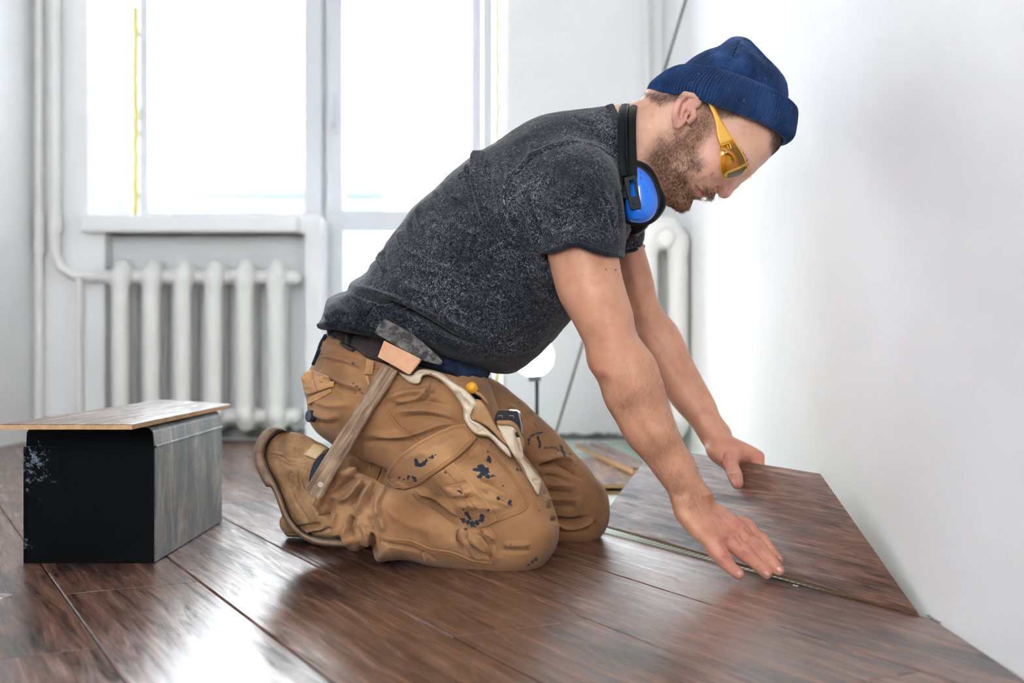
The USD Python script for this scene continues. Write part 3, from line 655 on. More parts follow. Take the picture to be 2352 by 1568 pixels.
sleeve = Infl(sleeve_pts, [(1300, 400, .075), (1330, 560, .062)], [(1250, 400, .085), (1330, 420, .080), (1330, 570, .068)], [(1250, 400, 1.83), (1330, 450, 1.80), (1330, 580, 1.775)])
hem_cut = Infl(z8([(1200, 836), (1246, 838), (1290, 834), (1360, 812), (1440, 798), (1530, 826), (1600, 845), (1664, 855), (1740, 862), (1740, 1100), (1200, 1100)]), .004, .12, 1.775, smooth=False, blur=0, step=1.5, power=6)
sleeve_c = U([(sleeve, .01)], cut=[hem_cut], kc=.002)
sleeve2 = U([(Infl([(1350, 300), (1440, 400), (1470, 480), (1481, 515), (1480, 562), (1478, 640), (1400, 640), (1370, 480)], .05, .062, 2.11), .01)], cut=[Infl([(1340, 574), (1395, 576), (1440, 575), (1500, 562), (1500, 720), (1340, 720)], .004, .12, 2.11, smooth=False, blur=0, step=1.5, power=6)], kc=.002)
arm_hole = U([Off(Infl(near_arm_L[1:8] + near_arm_R[12:17], .053, .055, Yna), .0015)], .01)
neck_cut = Infl(z8([(1612, 20), (1618, 60), (1641, 115), (1655, 190), (1659, 260), (1676, 345), (1695, 450), (1706, 540), (1716, 690), (1790, 720), (1900, 600), (1900, -40), (1640, -40)]), .004, .125, HY, smooth=False, blur=0, step=1.5, power=6)
shirt_f = U([(shirt_body, .01), (sleeve_c, .03), (sleeve2, .03)], cut=[Off(near_arm, .0008), Off(far_arm, .0008), neck_cut], kc=.003)
# ---- trousers
thigh_pts = np.vstack([z2([(235, 275), (180, 335), (150, 430), (110, 530), (62, 640), (60, 720), (78, 800), (84, 880), (95, 930), (140, 1000), (200, 1060), (270, 1110)]),
    [(800, 1052), (850, 1085), (900, 1112), (950, 1138), (1010, 1170), (1070, 1215), (1110, 1265), (1150, 1312), (1185, 1326), (1220, 1318), (1252, 1295), (1275, 1262), (1285, 1225), (1282, 1195), (1268, 1150), (1245, 1100), (1210, 1050), (1172, 990), (1142, 930), (1118, 872), (1050, 820), (960, 780), (870, 745), (790, 735)]])
thigh = Infl(thigh_pts, [(780, 880, .11), (900, 930, .11), (1050, 1050, .085), (1220, 1240, .06)], [(780, 860, .16), (880, 900, .15), (980, 1000, .11), (1100, 1100, .10), (1220, 1240, .075)],
             [(760, 860, 1.96), (880, 900, 1.945), (980, 1000, 1.91), (1100, 1100, 1.885), (1220, 1240, 1.87)], power=2.2)
shank_pts = z3([(478, 632), (495, 740), (560, 822), (640, 872), (700, 950), (755, 1000), (820, 1002), (905, 968), (925, 1050), (960, 1084), (1010, 1078), (1190, 1072), (1300, 1105), (1440, 1130), (1600, 1160), (1700, 1182), (1800, 1196), (1900, 1190), (1990, 1120), (1900, 930), (1600, 770), (1300, 610), (1100, 520), (950, 450), (850, 400), (740, 345), (640, 440), (560, 560)])
shank = Infl(shank_pts, [(730, 1170, .016), (790, 1235, .018), (850, 1260, .02), (930, 1190, .05), (1150, 1270, .06)], [(740, 1170, .064), (900, 1200, .072), (1150, 1270, .072)], [(760, 1150, 1.875), (1150, 1270, 1.868)])
thigh2_pts = np.vstack([z7([(-100, 380), (0, 430), (70, 490), (160, 560), (220, 620), (340, 730), (450, 850), (540, 950), (600, 1030), (640, 1085), (651, 1150), (641, 1230), (620, 1290), (560, 1350), (480, 1392), (370, 1404)]), [(1200, 1236), (1100, 1190), (1000, 1110), (900, 1000), (840, 880), (900, 820), (1040, 830)]])
thigh2 = Infl(thigh2_pts, [(900, 900, .10), (1150, 1000, .085), (1330, 1160, .065)], [(900, 900, .13), (1150, 1000, .09), (1330, 1160, .08)], [(900, 900, 2.0), (1150, 1000, 2.10), (1330, 1160, 2.14)])
shank2 = Cap([at(1320, 1180, 2.14), at(1000, 1150, 2.12), at(780, 1140, 2.10)], [.062, .058, .05])
trousers_f = U([(thigh, .012), (thigh2, .03), (shank, .012), (shank2, .02)])
# ------------------------------------------------------------------ the man: body, colouring, hair
man = thing('person', 'kneeling man in dark tee and tan work trousers pressing a floor board down', 'person')
M['skin'] = mat('skin', {
    'c': ('attribute', {'attribute': 'tint'}), 't': ('texture_coordinate', {}), 'n': ('noise_texture', {'scale': 38, 'detail': 4, 'roughness': 0.6}), 'n2': ('noise_texture', {'scale': 420, 'detail': 3}),
    'r': ('rgb_ramp', {'ramp': [(0.3, (0.87, 0.81, 0.79)), (0.5, (1, 1, 1)), (0.72, (1.08, 1.06, 1.05))]}), 'x': ('mix', {'mix_type': 'multiply', 'fac': 0.9}),
    'b': ('bump', {'strength': 0.22, 'distance': 0.0006}),
    'p': ('principled_bsdf', {'roughness': 0.46, 'specular_ior_level': 0.42, 'subsurface_weight': 0.12, 'subsurface_scale': 0.006})},
    [('t.object', 'n.vector'), ('t.object', 'n2.vector'), ('n.fac', 'r.fac'), ('c.color', 'x.color1'), ('r.color', 'x.color2'), ('x.color', 'p.base_color'), ('n2.fac', 'b.height'), ('b.normal', 'p.normal')])
body = surf(body_f, .0025)
fc = proj(body.vertices[body.faces].mean(1)); fz = body.vertices[body.faces].mean(1)
fine = ((fc[:, 0] > 1545) & (fc[:, 1] > 1120) & (fc[:, 0] < 1830)) | ((fc[:, 0] > 1610) & (fc[:, 1] > 985) & (fc[:, 1] < 1130)) | ((fc[:, 0] > 1535) & (fc[:, 1] > 200) & (fc[:, 1] < 480) & (fz[:, 1] < HY - .005))
v_, f_ = trimesh.remesh.subdivide(np.array(body.vertices), np.array(body.faces), np.nonzero(fine)[0])
n0 = len(body.vertices); PB_ = np.array(v_); e_ = .0008; fresh_v = np.arange(n0, len(PB_))
for c_ in np.array_split(fresh_v, max(1, len(fresh_v) // 4000)):
    q_ = PB_[c_]; g_ = np.stack([(body_f(q_ + d_) - body_f(q_ - d_)) / (2 * e_) for d_ in np.eye(3) * e_], 1)
    PB_[c_] = q_ - np.clip(body_f(q_) / np.maximum((g_ ** 2).sum(1), .25), -.0006, .0006)[:, None] * g_
body = trimesh.Trimesh(PB_, f_, process=False)
bq = proj(body.vertices); bn = vnormals(body)
rel = Relief(body)
# mouth, nostril, eyelids, brow fold, tendons and knuckle creases
rel.fold(z1([(746, 1222), (722, 1200), (694, 1168), (672, 1140)]), -.0030, 3.0, .25)
rel.fold(z1([(735, 1238), (712, 1215), (690, 1200)]), .0016, 4.0); rel.fold(z1([(756, 1212), (730, 1180), (705, 1150)]), .0014, 4.0)
rel.fold(z1([(806, 1120), (800, 1085), (830, 1060)]), -.0018, 4.0); rel.fold(z1([(846, 1176), (838, 1160)]), -.003, 3.0, 0)
rel.fold(z1([(780, 1090), (720, 1120), (675, 1150)]), -.0016, 5)
rel.fold(ze([(455, 915), (480, 925), (520, 965), (530, 1010)]), -.0018, 3.0, .1); rel.fold(ze([(450, 960), (470, 1010), (510, 1030)]), -.0014, 3.0, .1)
rel.fold(ze([(440, 900), (490, 905), (540, 955), (550, 1010)]), .0016, 4.0, .1)
for l in ([(980, 620), (960, 600)],):
    pass
creases = []
def kr(l, a=-.0010, w=1.3): rel.fold(zh(l), a, w, .2); creases.append(zh(l))
for l in ([(745, 1115), (790, 1110), (830, 1125)], [(755, 1150), (800, 1145), (835, 1150)], [(1035, 1030), (1080, 1035), (1110, 1060)], [(1030, 1065), (1075, 1068), (1105, 1085)], [(1045, 1095), (1085, 1095)], [(1225, 955), (1270, 960), (1290, 985)], [(1215, 1000), (1265, 1005), (1290, 1020)], [(1270, 840), (1310, 860)], [(870, 1300), (905, 1270)], [(1235, 1280), (1275, 1250)], [(1420, 1160), (1450, 1190)]): kr(l)
for a, b_ in (((560, 560), (700, 800)), ((620, 500), (870, 760)), ((680, 440), (960, 690)), ((760, 420), (1040, 640))): rel.fold(zh([a, ((a[0] + b_[0]) / 2, (a[1] + b_[1]) / 2 - 8), b_]), .0011, 3.0, .3)
for c, w in (((700, 850), 9), ((840, 800), 9), ((960, 730), 9), ((1020, 650), 8)): rel.fold(zh([(c[0] - 20, c[1] - 10), (c[0] + 20, c[1] + 12)]), .0022, w, 0)
for l in ([(490, 830), (520, 730), (540, 660)], [(500, 960), (490, 870)], [(690, 1115), (760, 1085), (840, 1085)], [(660, 1170), (700, 1120)], [(860, 960), (900, 890), (950, 830)], [(1030, 910), (1090, 850), (1150, 790)]): rel.fold(zf(l), -.0015, 1.8, .2)
rel.fold(zf([(560, 720), (660, 780), (740, 830)]), .002, 8); rel.fold(zf([(850, 640), (1000, 620), (1180, 700)]), .0016, 8)
# arm: muscle and tendon relief
for l, a, w in (([(1460, 690), (1462, 740), (1455, 780)], -.003, 9), ([(1385, 690), (1395, 760), (1400, 820)], -.0022, 12), ([(1352, 850), (1390, 852), (1410, 880)], .003, 14), ([(1440, 800), (1480, 880), (1520, 960)], .002, 14), ([(1420, 905), (1470, 980), (1530, 1070)], -.0018, 12), ([(1500, 900), (1545, 1000), (1590, 1090)], .0016, 10),
                ([(1495, 680), (1485, 720), (1470, 760)], -.004, 6), ([(1510, 730), (1555, 800), (1600, 880)], .002, 9), ([(1480, 740), (1530, 820), (1580, 900)], -.002, 10), ([(1560, 820), (1610, 910), (1650, 980)], .0014, 6), ([(1440, 600), (1470, 660), (1490, 690)], .0015, 8)): rel.fold(l, a, w, .3)
rel.raise_(ze([(448, 925), (478, 900), (516, 928), (546, 985), (532, 1016), (496, 1010), (464, 975)]), -.0030, 3.0)
rel.noise(.0004, 45, 3)
body = rel.done()
# ---- colouring
def region(poly, soft=5.0, curve=False):
    P_ = np.asarray(poly, float); d, _, _ = dist_line(bq, P_, True)
    d = np.where(shapely.contains_xy(Polygon(P_).buffer(0), bq[:, 0], bq[:, 1]), d, -d)
    return np.clip(d / soft * 0.5 + 0.5, 0, 1)
tint = np.tile(s2l(204, 150, 122), (len(bq), 1))
def paint(w, col, k=1.0):
    global tint
    w = (w * k)[:, None]; tint = tint * (1 - w) + np.array(s2l(*col)) * w
nz = meshkit.fbm(body.vertices * 30, 3, 5)
headm = (bq[:, 1] < 500) & (bq[:, 0] > 1400)
paint(headm * 1.0, (222, 176, 152), .7)
paint(region(z1([(700, 760), (860, 720), (900, 900), (850, 1080), (720, 1000)]), 18) * headm, (218, 158, 140), .6)
paint(region(z1([(800, 1080), (930, 1090), (960, 1150), (890, 1230), (820, 1190)]), 10) * headm, (208, 140, 122), .6)
paint(region(z1([(520, 480), (740, 500), (700, 640), (560, 740), (510, 650)]), 8) * headm * (bn[:, 1] < .3), (222, 160, 146), .7)
hand_red = region(zh([(480, 560), (900, 420), (1180, 640), (1700, 1150), (1650, 1450), (900, 1450), (560, 1000)]), 24)
paint(hand_red, (192, 126, 108), .6 + 0 * nz); paint(hand_red * np.clip((nz - .5) * 4, 0, 1), (178, 105, 95), .6)
for c in ((700, 850), (840, 790), (960, 730), (790, 1140), (1070, 1060), (1255, 970), (1000, 640)):
    p_ = zh([c])[0]; paint(np.exp(-((bq - p_) ** 2).sum(1) / 12 ** 2), (176, 98, 88), .55)
hand2 = region(zf([(200, 400), (600, 300), (1330, 720), (1340, 1000), (900, 1450), (600, 1150), (250, 780)]), 20)
paint(hand2, (200, 138, 120), .6)
for c in ((690, 780), (1230, 760), (830, 1320)):
    p_ = zf([c])[0]; paint(np.exp(-((bq - p_) ** 2).sum(1) / 12 ** 2), (186, 108, 96), .5)
for l in creases: paint(np.exp(-(dist_line(bq, l)[0] / 1.6) ** 2) * (body.vertices[:, 1] < 1.9), (142, 84, 70), .35)  # knuckle creases also darkened in the skin tint, as painted shade
for a_, b_ in (((700, 900), (800, 1060)), ((920, 830), (1010, 960)), ((1060, 720), (1160, 810))): paint(np.exp(-(dist_line(bq, zh([a_, b_]))[0] / 3.0) ** 2) * (body.vertices[:, 1] < 1.9), (140, 80, 70), .5)  # painted shade in the clefts between the fingers
paint(np.exp(-((bq - [1388, 862]) ** 2).sum(1) / 11 ** 2) * (bq[:, 0] < 1420), (160, 92, 100), .6)
paint(np.exp(-((bq - [1375, 850]) ** 2).sum(1) / 26 ** 2), (204, 128, 108), .5)
for c in ((1391, 617), (1414, 619)): paint((((bq - c) ** 2).sum(1) < 2.2 ** 2) * 1.0, (60, 45, 40))
lips = np.exp(-(dist_line(bq, z1([(742, 1222), (720, 1198), (694, 1170)]))[0] / 4.5) ** 2) * headm
beard_poly = z1([(738, 560), (790, 585), (822, 650), (835, 700), (800, 745), (760, 800), (722, 860), (712, 930), (735, 990), (700, 1050), (672, 1090), (662, 1140), (690, 1142), (755, 1140), (800, 1165), (845, 1200), (820, 1235), (775, 1255), (745, 1240), (700, 1250), (668, 1262), (650, 1310), (570, 1335), (480, 1290), (430, 1170), (380, 1060), (330, 990), (300, 940), (345, 880), (420, 800), (500, 775), (580, 765), (640, 715), (700, 640), (735, 590)])
beardw = region(beard_poly, 16) * headm
paint(beardw * np.clip(.35 + 2.2 * (nz - .3), 0, 1), (132, 94, 76), .62)
lips = np.exp(-(dist_line(bq, z1([(742, 1226), (720, 1204), (690, 1178)]))[0] / 7) ** 2) * headm
paint(lips, (190, 116, 110), .8)
lash = np.exp(-(dist_line(bq, dense(ze([(448, 918), (478, 903), (514, 930), (541, 988), (530, 1012)]), 20))[0] / 2.2) ** 2) * headm * (body.vertices[:, 1] < HY); paint(lash, (52, 36, 30), .75)
hair_poly = z1([(330, 480), (560, 470), (600, 500), (540, 530), (480, 545), (430, 560), (360, 520)])
temple_poly = z1([(740, 520), (1240, 720), (1330, 830), (1300, 925), (1245, 915), (1228, 840), (1235, 760), (1150, 700), (1060, 655), (960, 640), (880, 650), (830, 640), (790, 590), (745, 570)])
hairw = np.maximum(region(hair_poly, 12), region(temple_poly, 12)) * headm
paint(hairw, (110, 88, 78), .72)
crown = region(z1([(340, 490), (1320, 850), (1420, 600), (1000, 50), (400, 300)]), 4) * headm
nape = region([(1462, 236), (1500, 222), (1530, 238), (1500, 262), (1470, 262)], 14)
paint(nape, (186, 140, 118), .4)
gl = np.exp(-((bq - ze([(630, 960)])[0]) ** 2).sum(1) / 9 ** 2)
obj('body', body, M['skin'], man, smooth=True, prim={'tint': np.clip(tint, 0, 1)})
bdep = depth_of(body)

# ---- hair strands
M['hair'] = mat('brown_hair', {'t': ('texture_coordinate', {}), 'n': ('noise_texture', {'scale': 260, 'detail': 2}), 'r': ('rgb_ramp', {'ramp': [(0.32, s2l(52, 36, 30)), (0.5, s2l(112, 78, 58)), (0.64, s2l(190, 142, 108))]}),
    'p': ('principled_bsdf', {'roughness': 0.45, 'specular_ior_level': 0.4})}, [('t.object', 'n.vector'), ('n.fac', 'r.fac'), ('r.color', 'p.base_color')])
M['dark_hair'] = mat('dark_hair', {'t': ('texture_coordinate', {}), 'n': ('noise_texture', {'scale': 260, 'detail': 2}), 'r': ('rgb_ramp', {'ramp': [(0.35, s2l(38, 30, 28)), (0.6, s2l(86, 66, 54))]}),
    'p': ('principled_bsdf', {'roughness': 0.5})}, [('t.object', 'n.vector'), ('n.fac', 'r.fac'), ('r.color', 'p.base_color')])
M['fair_hair'] = plain('arm_hair', s2l(122, 88, 66), 0.5)
tri_c = body.vertices[body.faces].mean(1); tri_q = proj(tri_c); tri_n = bn[body.faces].mean(1); tri_n /= np.linalg.norm(tri_n, axis=1, keepdims=True) + 1e-9
tri_a = np.linalg.norm(np.cross(body.vertices[body.faces[:, 1]] - body.vertices[body.faces[:, 0]], body.vertices[body.faces[:, 2]] - body.vertices[body.faces[:, 0]]), axis=1)
def strands(name, weight, count, length, width, dirfun, lift, material, label, seed, wob=0.35, curl=0.3):
    """hairs rooted on the body; weight per triangle; dirfun(q) gives the lie of the hair in the outline's plane"""
    rng = np.random.default_rng(seed); w = weight * tri_a; w = w / w.sum(); k = rng.choice(len(w), count, p=w)
    f = body.faces[k]; bc = rng.dirichlet((1, 1, 1), count); root = (body.vertices[f] * bc[..., None]).sum(1); n = tri_n[k]
    d2 = dirfun(tri_q[k]); d2 = d2 + rng.normal(0, wob, d2.shape); D = np.stack([d2[:, 0], rng.normal(0, wob * .6, count), -d2[:, 1]], 1)
    D = D - n * (D * n).sum(1)[:, None]; D /= np.linalg.norm(D, axis=1, keepdims=True) + 1e-9
    L = (length(tri_q[k]) if callable(length) else np.full(count, length)) * rng.uniform(.55, 1.25, count); lf = lift * rng.uniform(.5, 1.5, count)
    side = np.cross(D, n) * rng.normal(0, curl, count)[:, None]
    P = [root - n * .0004]
    for t in (.33, .66, 1.0): P.append(root + (D * t + n * (lf * t * (1 - .45 * t))[:, None] + side * t * t) * L[:, None])
    P = np.stack(P, 1).reshape(-1, 3)
    c = UsdGeom.BasisCurves.Define(stage, fresh(str(man.GetPath()) + '/' + name))
    c.CreateTypeAttr('cubic'); c.CreateBasisAttr('catmullRom'); c.CreateWrapAttr('pinned')
    c.CreateCurveVertexCountsAttr(Vt.IntArray.FromNumpy(np.full(count, 4, np.int32))); c.CreatePointsAttr(Vt.Vec3fArray.FromNumpy(P.astype(np.float32)))
    c.CreateWidthsAttr(Vt.FloatArray.FromNumpy(np.tile(np.array([1, .9, .7, .25]) * width, count).astype(np.float32))); c.SetWidthsInterpolation('vertex')
    UsdShade.MaterialBindingAPI.Apply(c.GetPrim()).Bind(material)
    c.GetPrim().SetCustomDataByKey('kind', 'stuff')
    if label: c.GetPrim().SetCustomDataByKey('label', label)
def tri_w(vw): return vw[body.faces].mean(1)
const = lambda x, y: (lambda q: np.tile([x, y], (len(q), 1)))
def beard_dir(q):
    c = z1([(640, 800)])[0]; t = np.clip((q[:, 1] - 280) / 200, 0, 1)[:, None]
    return np.array([[-.25, 1.0]]) * (1 - t) + np.array([[-.05, 1.0]]) * t
near_side = np.clip((HY + .035 - tri_c[:, 1]) / .02, 0, 1)
strands('beard', np.clip(tri_w(beardw * (1 - .9 * np.clip(lips * 1.3, 0, 1))) - .25, 0, 1) * near_side * np.clip(2.2 * (tri_w(nz) - .22), .15, 1), 9000, lambda q: .005 + .0065 * np.clip((q[:, 1] - 330) / 130, 0, 1), .00021, beard_dir, .38, M['hair'], 'short brown beard along the jaw and chin', 1)
strands('hair', np.clip(tri_w(hairw) - .3, 0, 1) * near_side, 2600, .007, .00018, const(-.8, .6), .3, M['dark_hair'], 'short dark hair showing below the beanie', 2, .25)
browl = ze([(560, 860), (625, 940), (668, 1060)]); bw = np.exp(-(dist_line(bq, browl)[0] / 5.5) ** 2) * headm * (body.vertices[:, 1] < HY)
strands('eyebrow', np.clip(tri_w(bw) - .2, 0, 1), 1700, .009, .00036, const(-.45, -.8), .35, M['dark_hair'], None, 3, .3)
armw = region([(1395, 900), (1440, 800), (1520, 840), (1600, 1040), (1640, 1130), (1600, 1180), (1540, 1130)], 14) * (body.vertices[:, 1] < 1.95)
armw = armw * (.45 + .9 * np.exp(-(dist_line(bq, [(1500, 1040), (1545, 1100), (1590, 1160)])[0] / 26) ** 2))
strands('arm_hair', tri_w(armw), 2600, .011, .00013, const(-.15, 1.0), .30, M['fair_hair'], 'fine dark hair on the forearm', 4, .55, .5)

# ---- eyes, fingernails
M['eye'] = plain('eye_white', s2l(225, 215, 205), 0.15); M['iris'] = plain('iris', s2l(24, 32, 32), 0.1)
eq = ze([(500, 960)])[0]; eye_n = at(*eq, float(bdep(np.array([eq]))[0]) + .0125 - .0016); eye_f = eye_n * [1, -1, 1] + [0, 2 * HY, 0]
for c, sgn in ((eye_n, -1), (eye_f, 1)):
    c2 = c; e = trimesh.creation.icosphere(3, 0.0125); e.apply_translation(c2)
    ep = obj('eye', e, M['eye'], man, smooth=True)
    gz = np.array([.28, sgn * .90, -.22]); gz /= np.linalg.norm(gz)
    i_ = trimesh.creation.icosphere(3, 0.0057); i_.vertices *= [1, 1, 1]; i_.apply_translation(c2 + gz * 0.0074); obj('iris', i_, M['iris'], ep, smooth=True)
M['nail'] = plain('fingernail', s2l(214, 160, 150), 0.28)
for o in ([(955, 1335), (985, 1325), (1020, 1345), (1025, 1375), (1000, 1392), (965, 1375)], [(1350, 1320), (1385, 1318), (1430, 1355), (1425, 1390), (1395, 1395), (1345, 1360)], [(1535, 1268), (1570, 1262), (1612, 1298), (1612, 1330), (1580, 1338), (1530, 1300)], [(1525, 1095), (1550, 1092), (1600, 1138), (1598, 1160), (1575, 1160), (1528, 1125)]):
    obj('fingernail', patch(zh(o), bdep, .0006, 0, 1.5, 2.0, True, thick=.001), M['nail'], man, smooth=True)
obj('fingernail', patch(zf([(700, 1250), (730, 1215), (765, 1225), (790, 1290), (780, 1350), (750, 1370), (720, 1330)]), bdep, .0007, 0, 1.5, 2.0, True, thick=.001), M['nail'], man, smooth=True)
# ------------------------------------------------------------------ things in the room
def board(name, poly, mat_xf, label, cat, group=None, seed=1, h=0.008, tone=None):
    """a laminate board: decor layer on a fibreboard core. poly in its own plane (x along the grain), mat_xf puts it in the room"""
    t = thing(name, label, cat, group)
    r = np.random.default_rng(seed)
    core = bevel_prism(shapely.geometry.polygon.orient(poly), h - 0.0011, 0.0002)
    obj('core', core, M['core'], t, xf=mat_xf)
    top = bevel_prism(shapely.geometry.polygon.orient(poly), 0.0011, 0.0004); top.apply_translation([0, 0, h - 0.0011])
    pr = shifted(top, r)
    if tone: pr['tone'][:] = tone
    obj('decor_surface', top, M['wood'], t, prim=pr, xf=mat_xf)
    return t
def basis_xf(o, x, y):
    x = np.asarray(x, float); x /= np.linalg.norm(x); y = np.asarray(y, float); y = y - x * (y @ x); y /= np.linalg.norm(y)
    m = np.eye(4); m[:3, 0], m[:3, 1], m[:3, 2], m[:3, 3] = x, y, np.cross(x, y), o; return m
# the board being fitted: hinged up on its near edge, far edge held by the man, cut to the wall
R1 = on_z(2118, 1419, -0.003)
from scipy.optimize import least_squares
dirU = U_ * math.cos(0.018) + P_ * math.sin(0.018); dirP = P_ * math.cos(0.018) - U_ * math.sin(0.018)
def R2_of(v): return R1 + v[0] * dirU + PW * (math.cos(v[1]) * dirP + np.array([0, 0, math.sin(v[1])]))
sol = least_squares(lambda v: proj(R2_of(v)) - [1888, 1099], [0.31, 0.75]).x
tilt, cut_a = sol[1], sol[0]
sideP = math.cos(tilt) * dirP + np.array([0, 0, math.sin(tilt)])
dirUz = dirU + np.array([0, 0, 0.010])
BL = 0.800
# board plane: x along -dirU..., right handed with the normal up-left: x = dirUz, y = -sideP gives normal = x cross y
bpoly = Polygon([(0, 0), (BL, 0), (BL, -PW), (cut_a, -PW)])
BXF = basis_xf(R1, dirUz, -sideP)
rb = board('laminate_board', bpoly, BXF, 'dark wood laminate board held tilted up against the wall by the man', 'floor board', seed=5, tone=1.0)
# off-cut lying on the toolbox
bo = np.array([-0.757, 1.772, 0.2150])
bm_ = np.array([[0, -1, 0], [1, 0, 0], [0, 0, 1.0]])
oxf = np.eye(4); oxf[:3, 0] = [0, 1, -0.004]; oxf[:3, 1] = [-1, 0, 0.0]; oxf[:3, 2] = [0, 0.004, 1]; oxf[:3, 3] = [-0.5645, 1.775, 0.2192]
board('laminate_board', Polygon([(0, 0), (0.62, 0), (0.80, 0.165), (0.80, 0.197), (0.0, 0.197)]), oxf, 'short off-cut of laminate board lying on top of the black toolbox', 'floor board', seed=9, tone=1.15)
# toolbox
M['box'] = mat('scuffed_black_paint', {
    't': ('texture_coordinate', {}), 'n': ('noise_texture', {'scale': 5, 'detail': 5, 'roughness': 0.65}), 'r': ('rgb_ramp', {'ramp': [(0.3, s2l(1, 2, 4)), (0.6, s2l(2, 5, 9)), (0.85, s2l(8, 14, 22))]}),
    'v': ('noise_texture', {'scale': 110, 'detail': 5, 'roughness': 0.75}), 'n2': ('noise_texture', {'scale': 7, 'detail': 2}), 'a': ('math', {'math_type': 'multiply'}), 'rs': ('rgb_ramp', {'ramp': [(0.0, (0, 0, 0)), (0.345, (0, 0, 0)), (0.40, (.8, .8, .8)), (1, (1, 1, 1))]}),
    'x': ('mix', {'mix_type': 'mix', 'color2': s2l(120, 132, 142)}), 'rr': ('map_range', {'from_min': 0.3, 'from_max': 0.7, 'to_min': 0.4, 'to_max': 0.6}), 'p': ('principled_bsdf', {'specular_ior_level': 0.07})},
    [('t.object', 'n.vector'), ('t.object', 'v.vector'), ('t.object', 'n2.vector'), ('n.fac', 'r.fac'), ('v.fac', 'a.value1'), ('n2.fac', 'a.value2'), ('a.value', 'rs.fac'), ('r.color', 'x.color1'), ('rs.color', 'x.fac'), ('x.color', 'p.base_color'), ('n.fac', 'rr.value'), ('rr.result', 'p.roughness')])
M['worn'] = mat('scuffed_side_painted_sheen', {  # scuffed black paint; its bright wall reflection is put into the grey base colour
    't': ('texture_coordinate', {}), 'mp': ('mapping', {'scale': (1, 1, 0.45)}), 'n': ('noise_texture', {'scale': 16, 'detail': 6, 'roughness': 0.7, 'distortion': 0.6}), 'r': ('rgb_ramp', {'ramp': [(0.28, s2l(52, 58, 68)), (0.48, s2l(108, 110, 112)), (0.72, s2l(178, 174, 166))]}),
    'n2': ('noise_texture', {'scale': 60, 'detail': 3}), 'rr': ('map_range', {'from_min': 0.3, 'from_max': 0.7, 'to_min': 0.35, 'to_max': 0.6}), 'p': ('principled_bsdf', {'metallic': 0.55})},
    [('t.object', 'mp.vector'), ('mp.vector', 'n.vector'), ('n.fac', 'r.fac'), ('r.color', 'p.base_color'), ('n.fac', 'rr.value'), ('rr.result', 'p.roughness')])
tb = thing('toolbox', 'black metal toolbox with hinged lid standing on the floor at left', 'toolbox')
X0, X1, Y0, Y1 = -0.771, -0.5655, 1.887, 2.325
obj('body', bx(X0, X1, Y0, Y1, 0, 0.183, 0.0022), M['box'], tb)
fr = sbox(X0, 0, X1, 0.184).difference(sbox(X0 + 0.0035, 0.0035, X1 - 0.0035, 0.1805))
obj('front_rim', prism(fr, 0.002, 'y').apply_translation([0, Y0 - 0.0016, 0]), M['box'], tb)
obj('side_panel', bx(X1 - 0.0005, X1 + 0.0014, Y0 + 0.002, Y1 - 0.002, 0.001, 0.1815, 0.0006), M['worn'], tb, label='scuffed black side panel with its grey reflection painted in')
lidp = Polygon([(X0 + 0.003, 0.1845), (X1 - 0.001, 0.1845), (X1 - 0.003, 0.206), (X1 - 0.008, 0.2125), (X1 - 0.016, 0.2145), (X0 + 0.018, 0.2145), (X0 + 0.008, 0.2125), (X0 + 0.004, 0.206)])
ld = obj('lid', prism(lidp, Y1 - Y0 - 0.003, 'y').apply_translation([0, Y0 + 0.0015, 0]), M['box'], tb)
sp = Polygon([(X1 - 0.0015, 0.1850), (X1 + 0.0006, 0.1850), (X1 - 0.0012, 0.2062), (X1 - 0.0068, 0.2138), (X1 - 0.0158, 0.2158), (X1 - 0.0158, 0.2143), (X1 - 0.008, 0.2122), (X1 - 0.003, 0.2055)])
obj('lid_side', prism(sp, Y1 - Y0 - 0.006, 'y').apply_translation([0, Y0 + 0.003, 0]), M['worn'], tb, label='worn lid edge with its grey reflection painted in')
hk = []
n_k = 30
for i in range(n_k):
    ya = Y0 + 0.004 + (Y1 - Y0 - 0.008) * i / n_k; yb = ya + (Y1 - Y0 - 0.008) / n_k * 0.86
    hk.append(tube([[X1 + 0.0018, ya, 0.1835], [X1 + 0.0018, yb, 0.1835]], 0.0026, 8))
obj('hinge_gap', bx(X1 + .0002, X1 + .0018, Y0 + .003, Y1 - .003, .1822, .1850), M['box'], tb)
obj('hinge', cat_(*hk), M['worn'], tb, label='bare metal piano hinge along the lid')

# radiators
def section_mesh():
    f = U([(Cap([[0, -0.045, 0.10], [0, -0.045, 0.56]], [.030, .030]), .02), (Cap([[0, 0.045, 0.10], [0, 0.045, 0.56]], [.030, .030]), .02),
           (Cap([[0, -0.048, 0.075], [0, -0.03, 0.05], [0, 0.03, 0.05], [0, 0.048, 0.075]], [.030, .029, .029, .030]), .02),
           (Cap([[0, -0.045, 0.555], [0, -0.02, 0.595], [0, 0.02, 0.595], [0, 0.045, 0.555]], [.030, .031, .031, .030]), .02),
           (Cap([[-0.0535, 0, 0.565], [0.0535, 0, 0.565]], [.026, .026]), .012), (Cap([[-0.0535, 0, 0.075], [0.0535, 0, 0.075]], [.026, .026]), .012)])
    m = surf(f, 0.006, lo=[-0.0545, -0.09, 0.0], hi=[0.0545, 0.09, 0.65], project=1)
    return m
SEC = section_mesh()
def radiator(n, xf, label):
    t = thing('radiator', label, 'radiator', xf=xf)
    for i in range(n):
        m = SEC.copy(); m.apply_translation([i * 0.109, 0, 0]); obj('radiator_section', m, M['iron'], t, smooth=True)
    return t
